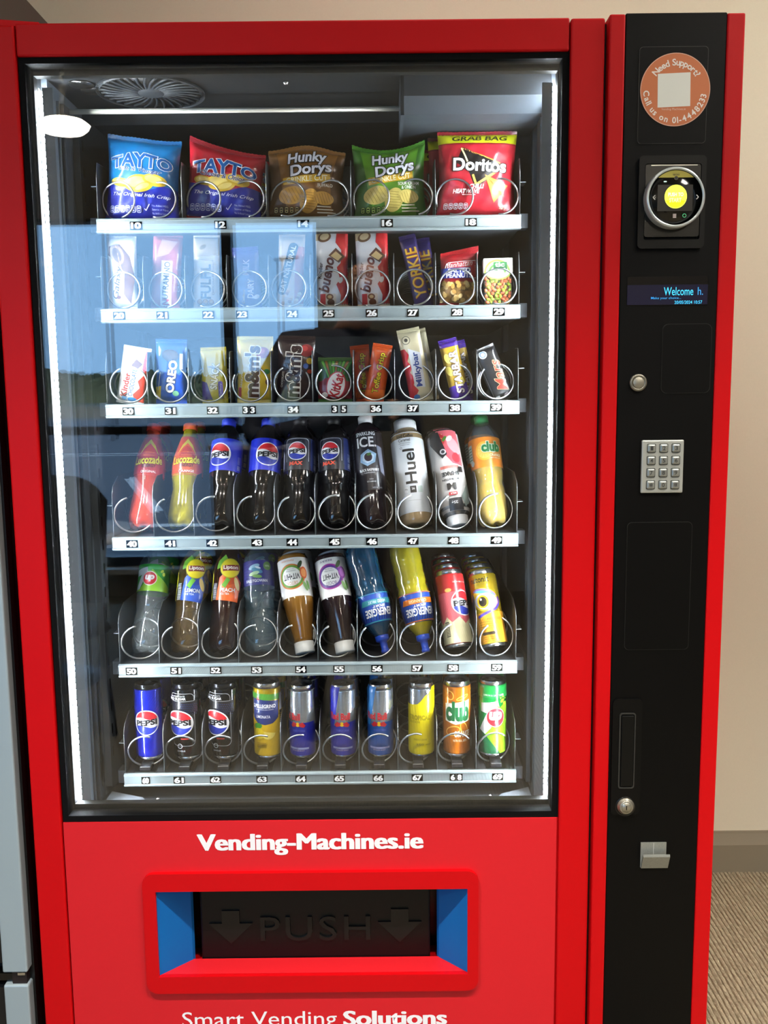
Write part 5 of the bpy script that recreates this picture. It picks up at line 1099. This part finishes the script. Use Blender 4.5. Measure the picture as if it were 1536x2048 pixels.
r = can('front slim red and cream cola can above tag 58', (.150, .20, FLO[4] + .012), 29, 160, '#c22a2c', pcream, lean=24, roll=-7, th0=0, group='slim cans on the fifth tray'); back(r, 3, .062, what='red cream cola can above tag 58')
def nuton(p):
    p.rect(-60, 60, 8, 70, '#dd9a2c'); p.text('nutonic', -8, 138, 40, 12, '#241a0c', bold=.02); p.text('BEAUTY DRINK', -4, 128, 30, 3.4, '#7a6420', bold=.0); p.text('HIBISCUS', 10, 56, 28, 4.4, '#4a3410', bold=.0)
    p.ell(-2, 96, 29, 24, '#e6c23a', -16); p.poly(ellp(-2, 108, 26, 10, 20, -14, 0, 180), '#9a7ac4'); p.poly(ellp(-2, 108, 22, 6, 20, -14, 0, 180), '#6ac4d4'); p.ell(0, 92, 25, 17, '#dcd6e4', -8); p.ell(-7, 92, 12, 13.5, '#e8c020'); p.ell(-7, 92, 8, 10, '#3a2a10'); p.ell(-8, 93, 5, 7, '#0e0c0a'); p.ell(-10, 97, 2, 2.4, '#f4f0e4')
    p.line([(26, 100), (28, 88), (18, 76), (2, 70), (-10, 66), (-22, 62)], 5, '#5a4cc0'); p.line([(24, 98), (25, 88), (16, 79), (2, 73)], 2.2, '#d87aa8'); p.line([(-18, 58), (-4, 64)], 2, '#d8b848')
    for i in range(4): p.rect(-20, 12 - i * 3, 50 - i * 4.6, 51.2 - i * 4.6, '#9a7420')
    p.rr(-18, 8, 24, 30, 3, '#2a1e0c'); [p.rect(-18, 6, 19 - i * 4, 20 - i * 4, '#9a7420') for i in range(3)]
r = can('front slim yellow can with a painted eye above tag 59', (.220, .20, FLO[4] + .012), 29, 160, '#d9b92c', nuton, lean=24, roll=-8, th0=-4, group='slim cans on the fifth tray'); back(r, 3, .062, what='yellow eye can above tag 59')

# ---------------------------------------------------------------- bottom tray: cans standing upright
ZB = FLO[5] + .0158; YC = .207
BLU = mat('#1228c4', rough=.2, metal=.5, coat=.8); BLKC = mat('#0a0b0e', rough=.2, metal=.4, coat=.8)
def c_pep(p): globe(p, 1, 80, 27)
can('blue cola can with round logo above tag 60', (-.486, YC, ZB), 28.4, 158, '', c_pep, bodym=BLU, rimc='#3a3c40')
def c_max(p):
    p.poly(rrect(-34, 22, 30, 140, 10, 5), '#d8dade', rrect(-33.3, 21.3, 30.7, 139.3, 10, 5)); p.rect(-40, 30, 100, 124, '#0b0c10'); p.rect(-36, 22, 123.5, 124.2, '#d8dade')
    for i in range(9):
        for j in range(6): p.ell(-6 + i * 3.6 + (1.8 if j % 2 else 0), 98 + j * 4, .8, .9, '#2c3f86', n=6)
    globe(p, -10, 80, 27); p.text('NO SUGAR', -10, 131, 30, 5.5, '#e4e6ea', bold=.03); p.text('MAXIMUM TASTE', -10, 136.5, 26, 2.6, '#c4c6ca', bold=.01); p.rect(-6, 8, 46, 49, '#a02a28'); p.ring(-8, 32, 4.5, 5, 1, '#c9ccd2', n=16); p.text('LEAGUE', -6, 22, 14, 3, '#b9bcc4', bold=.0)
r = can('black cola can beside the blue can', (-.408, YC, ZB), 28.4, 158, '', c_max, bodym=BLKC, th0=0, rimc='#3a3c40')
can('black cola can beside the yellow and navy can', (-.331, YC, ZB), 28.4, 158, '', c_max, bodym=BLKC, th0=-9, rimc='#3a3c40')
def c_san(p):
    p.rect(-70, 70, 8, 90, '#d8b21a'); p.poly([(-70, 128), (70, 122), (70, 133), (0, 138), (-70, 140)], '#4f9a34'); p.poly([(-30, 128), (30, 122), (30, 86), (16, 76), (0, 73), (-16, 76), (-30, 86)], '#20306e')
    p.text('S.PELLEGRINO', -2, 112, 50, 8, '#eef0f4', bold=.03); p.text('ITALIAN SPARKLING DRINKS', -2, 105, 40, 2.6, '#d4d8e4', bold=.0); p.text('LIMONATA', -4, 90, 30, 6, '#eef0f4', bold=.015); p.poly([(-14, 122), (-12.5, 125.5), (-9, 125.5), (-12, 128), (-11, 131.5), (-14, 129.4), (-17, 131.5), (-16, 128), (-19, 125.5), (-15.5, 125.5)], '#c82430')
    p.ell(-16, 70, 10, 6, '#3f8a2c', 10); p.poly(ellp(6, 58, 15, 15, 18, 0, 170, 350), '#f0dc6a'); p.ell(-14, 54, 12, 12, '#e8cc2a'); p.rect(33, 44, 100, 136, '#c9d0e0'); p.rect(34, 44, 50, 98, '#1c1e24'); [p.rect(34, 44, 52 + i * 4, 53.4 + i * 4, '#d8b21a') for i in range(11)]; [p.rect(-18, 2, 26 + i * 3, 27 + i * 3, '#8a7010') for i in range(4)]
can('yellow and navy lemon soda can above tag 63', (-.243, YC, ZB), 28.4, 158, '#d8b21a', c_san, bodym=mat('#d8b21a', rough=.2, metal=.4, coat=.8), th0=-4)
def c_rb(a, side, txt='#c4222c'):
    def d(p):
        p.poly([(-83, 148), (-12 + side, 148), (-24 + side, 76), (-83, 76)], a); p.poly([(-83, 76), (-24 + side, 76), (-28 + side, 60), (-83, 60)], a)
        p.rect(-83, 83, 6, 68, '#22289a' if a != '#2a7cc4' else '#1d4f9a'); p.poly([(-20 + side, 76), (40, 76), (40, 66), (-24 + side, 66)], '#22289a' if a != '#2a7cc4' else '#1d4f9a')
        p.text('Red Bull', -8 + side * .4, 88, 44, 15, txt, bold=.035, out='#d8dadf', ow=.004); p.ell(0, 72, 5, 4.5, '#e3b81c'); p.poly([(-16, 70), (-10, 77), (-2, 74), (-4, 68), (-12, 66)], '#c4222c'); p.poly([(16, 70), (10, 77), (2, 74), (4, 68), (12, 66)], '#c4222c'); p.text('ENERGY DRINK', 2, 59, 26, 4.4, '#5a6ad0', bold=.01); p.rect(-20, 22, 20, 24, '#9aa4d8'); p.text('VITALIZES BODY', 0, 17.5, 26, 2.8, '#c4b4c8', bold=.0)
    return d
SILV = mat('#b4bcc4', rough=.22, metal=.8, coat=.6)
r = can('silver energy drink can with a blue lower half above tag 64', (-.172, YC, ZB), 26.2, 152, '', c_rb('#2432b8', -22), bodym=SILV, th0=-16)
can('indigo and silver energy drink can above tag 65', (-.088, YC, ZB), 26.2, 152, '', c_rb('#1a24b4', 8), bodym=SILV, th0=-4)
can('light blue and silver energy drink can above tag 66', (-.012, YC, ZB), 26.2, 152, '', c_rb('#2a7cc4', 6), bodym=SILV, th0=-6)
def c_trop(p):
    p.poly([(-83, 6), (83, 6), (83, 146), (24, 146), (14, 134), (6, 130), (-2, 120), (-10, 112), (-26, 110), (-83, 110)], '#d9c800'); p.text('TROPICAL', -6, 84, 46, 10, '#a89a00', bold=.03, out='#6a6208', ow=.02); p.text('EDITION', -16, 75, 22, 5, '#8a7f00', bold=.01); p.text('ENERGY DRINK', -4, 38, 28, 4, '#8a7f00', bold=.0); p.text('250 ml', 2, 28, 30, 4, '#8a7f00', bold=.0)
can('yellow and silver tropical energy drink can above tag 67', (.072, YC, ZB), 26.6, 154, '', c_trop, bodym=SILV, th0=2)
def c_club(p):
    for cx, cy, rx, ry in ((-16, 130, 8, 10), (10, 126, 14, 4), (-10, 56, 16, 10), (14, 60, 8, 16)): p.ring(cx, cy, rx, ry, 2, '#f0b448', 20)
    p.poly([(-27, 112), (26, 120), (26, 76), (-4, 70), (-27, 76)], '#f1efe4'); p.text('club', 0, 97, 52, 42, '#12693a', bold=.06); p.text('ORANGE', 10, 50, 34, 13, '#e9e2d0', bold=.04); p.text('WITH REAL BITS', 4, 36, 28, 5, '#ecd8b4', bold=.02)
can('orange fizzy drink can with green lettering above tag 68', (.1445, YC, ZB), 28.6, 158, '#e0801c', c_club, bodym=mat('#e0801c', rough=.2, metal=.4, coat=.8), th0=0)
def c_seven(p):
    p.rect(-90, 90, 124, 150, '#118a3c'); p.text('LEMON & LIME TASTE', 0, 130, 44, 3.6, '#cfe8c4', bold=.01); p.poly([(-28, 112), (8, 118), (12, 104), (-6, 62), (-22, 40), (-40, 40), (-14, 92), (-28, 94)], '#e9ece8'); p.poly([(2, 122), (12, 104), (30, 116), (60, 40), (36, 8), (14, 8), (-18, 48), (-6, 62), (10, 96)], '#86c81e'); p.poly([(-40, 60), (-18, 48), (14, 8), (-40, 8)], '#0f5a34'); p.ell(4, 84, 19.5, 20, '#e9e9e4', n=32); p.ell(4, 84, 18.4, 18.8, '#cc2230', n=32); p.text('up', 4, 84, 27, 24, '#f6f4f2', bold=.06, shear=.12)
    for cx, cy, rx, ry, r_ in ((18, 118, 5, 3, 40), (24, 112, 4, 3, -20), (14, 124, 1.6, 1.6, 0), (20, 126, 1.8, 1.8, 0), (26, 122, 2, 2, 0)): p.ell(cx, cy, rx, ry, '#cfe02a', r_)
can('bright green lemon and lime can above tag 69', (.2175, YC, ZB), 28.6, 158, '#16a04a', c_seven, bodym=mat('#16a04a', rough=.2, metal=.4, coat=.8), th0=0)
for o in [o for o in bpy.data.objects if o.get('group') == 'drink cans on the bottom tray' and o.get('category')]:
    lab = o['label']; dup(o, (.004, .072, 0), 'second can behind the ' + ' '.join(lab.split()[:11]))
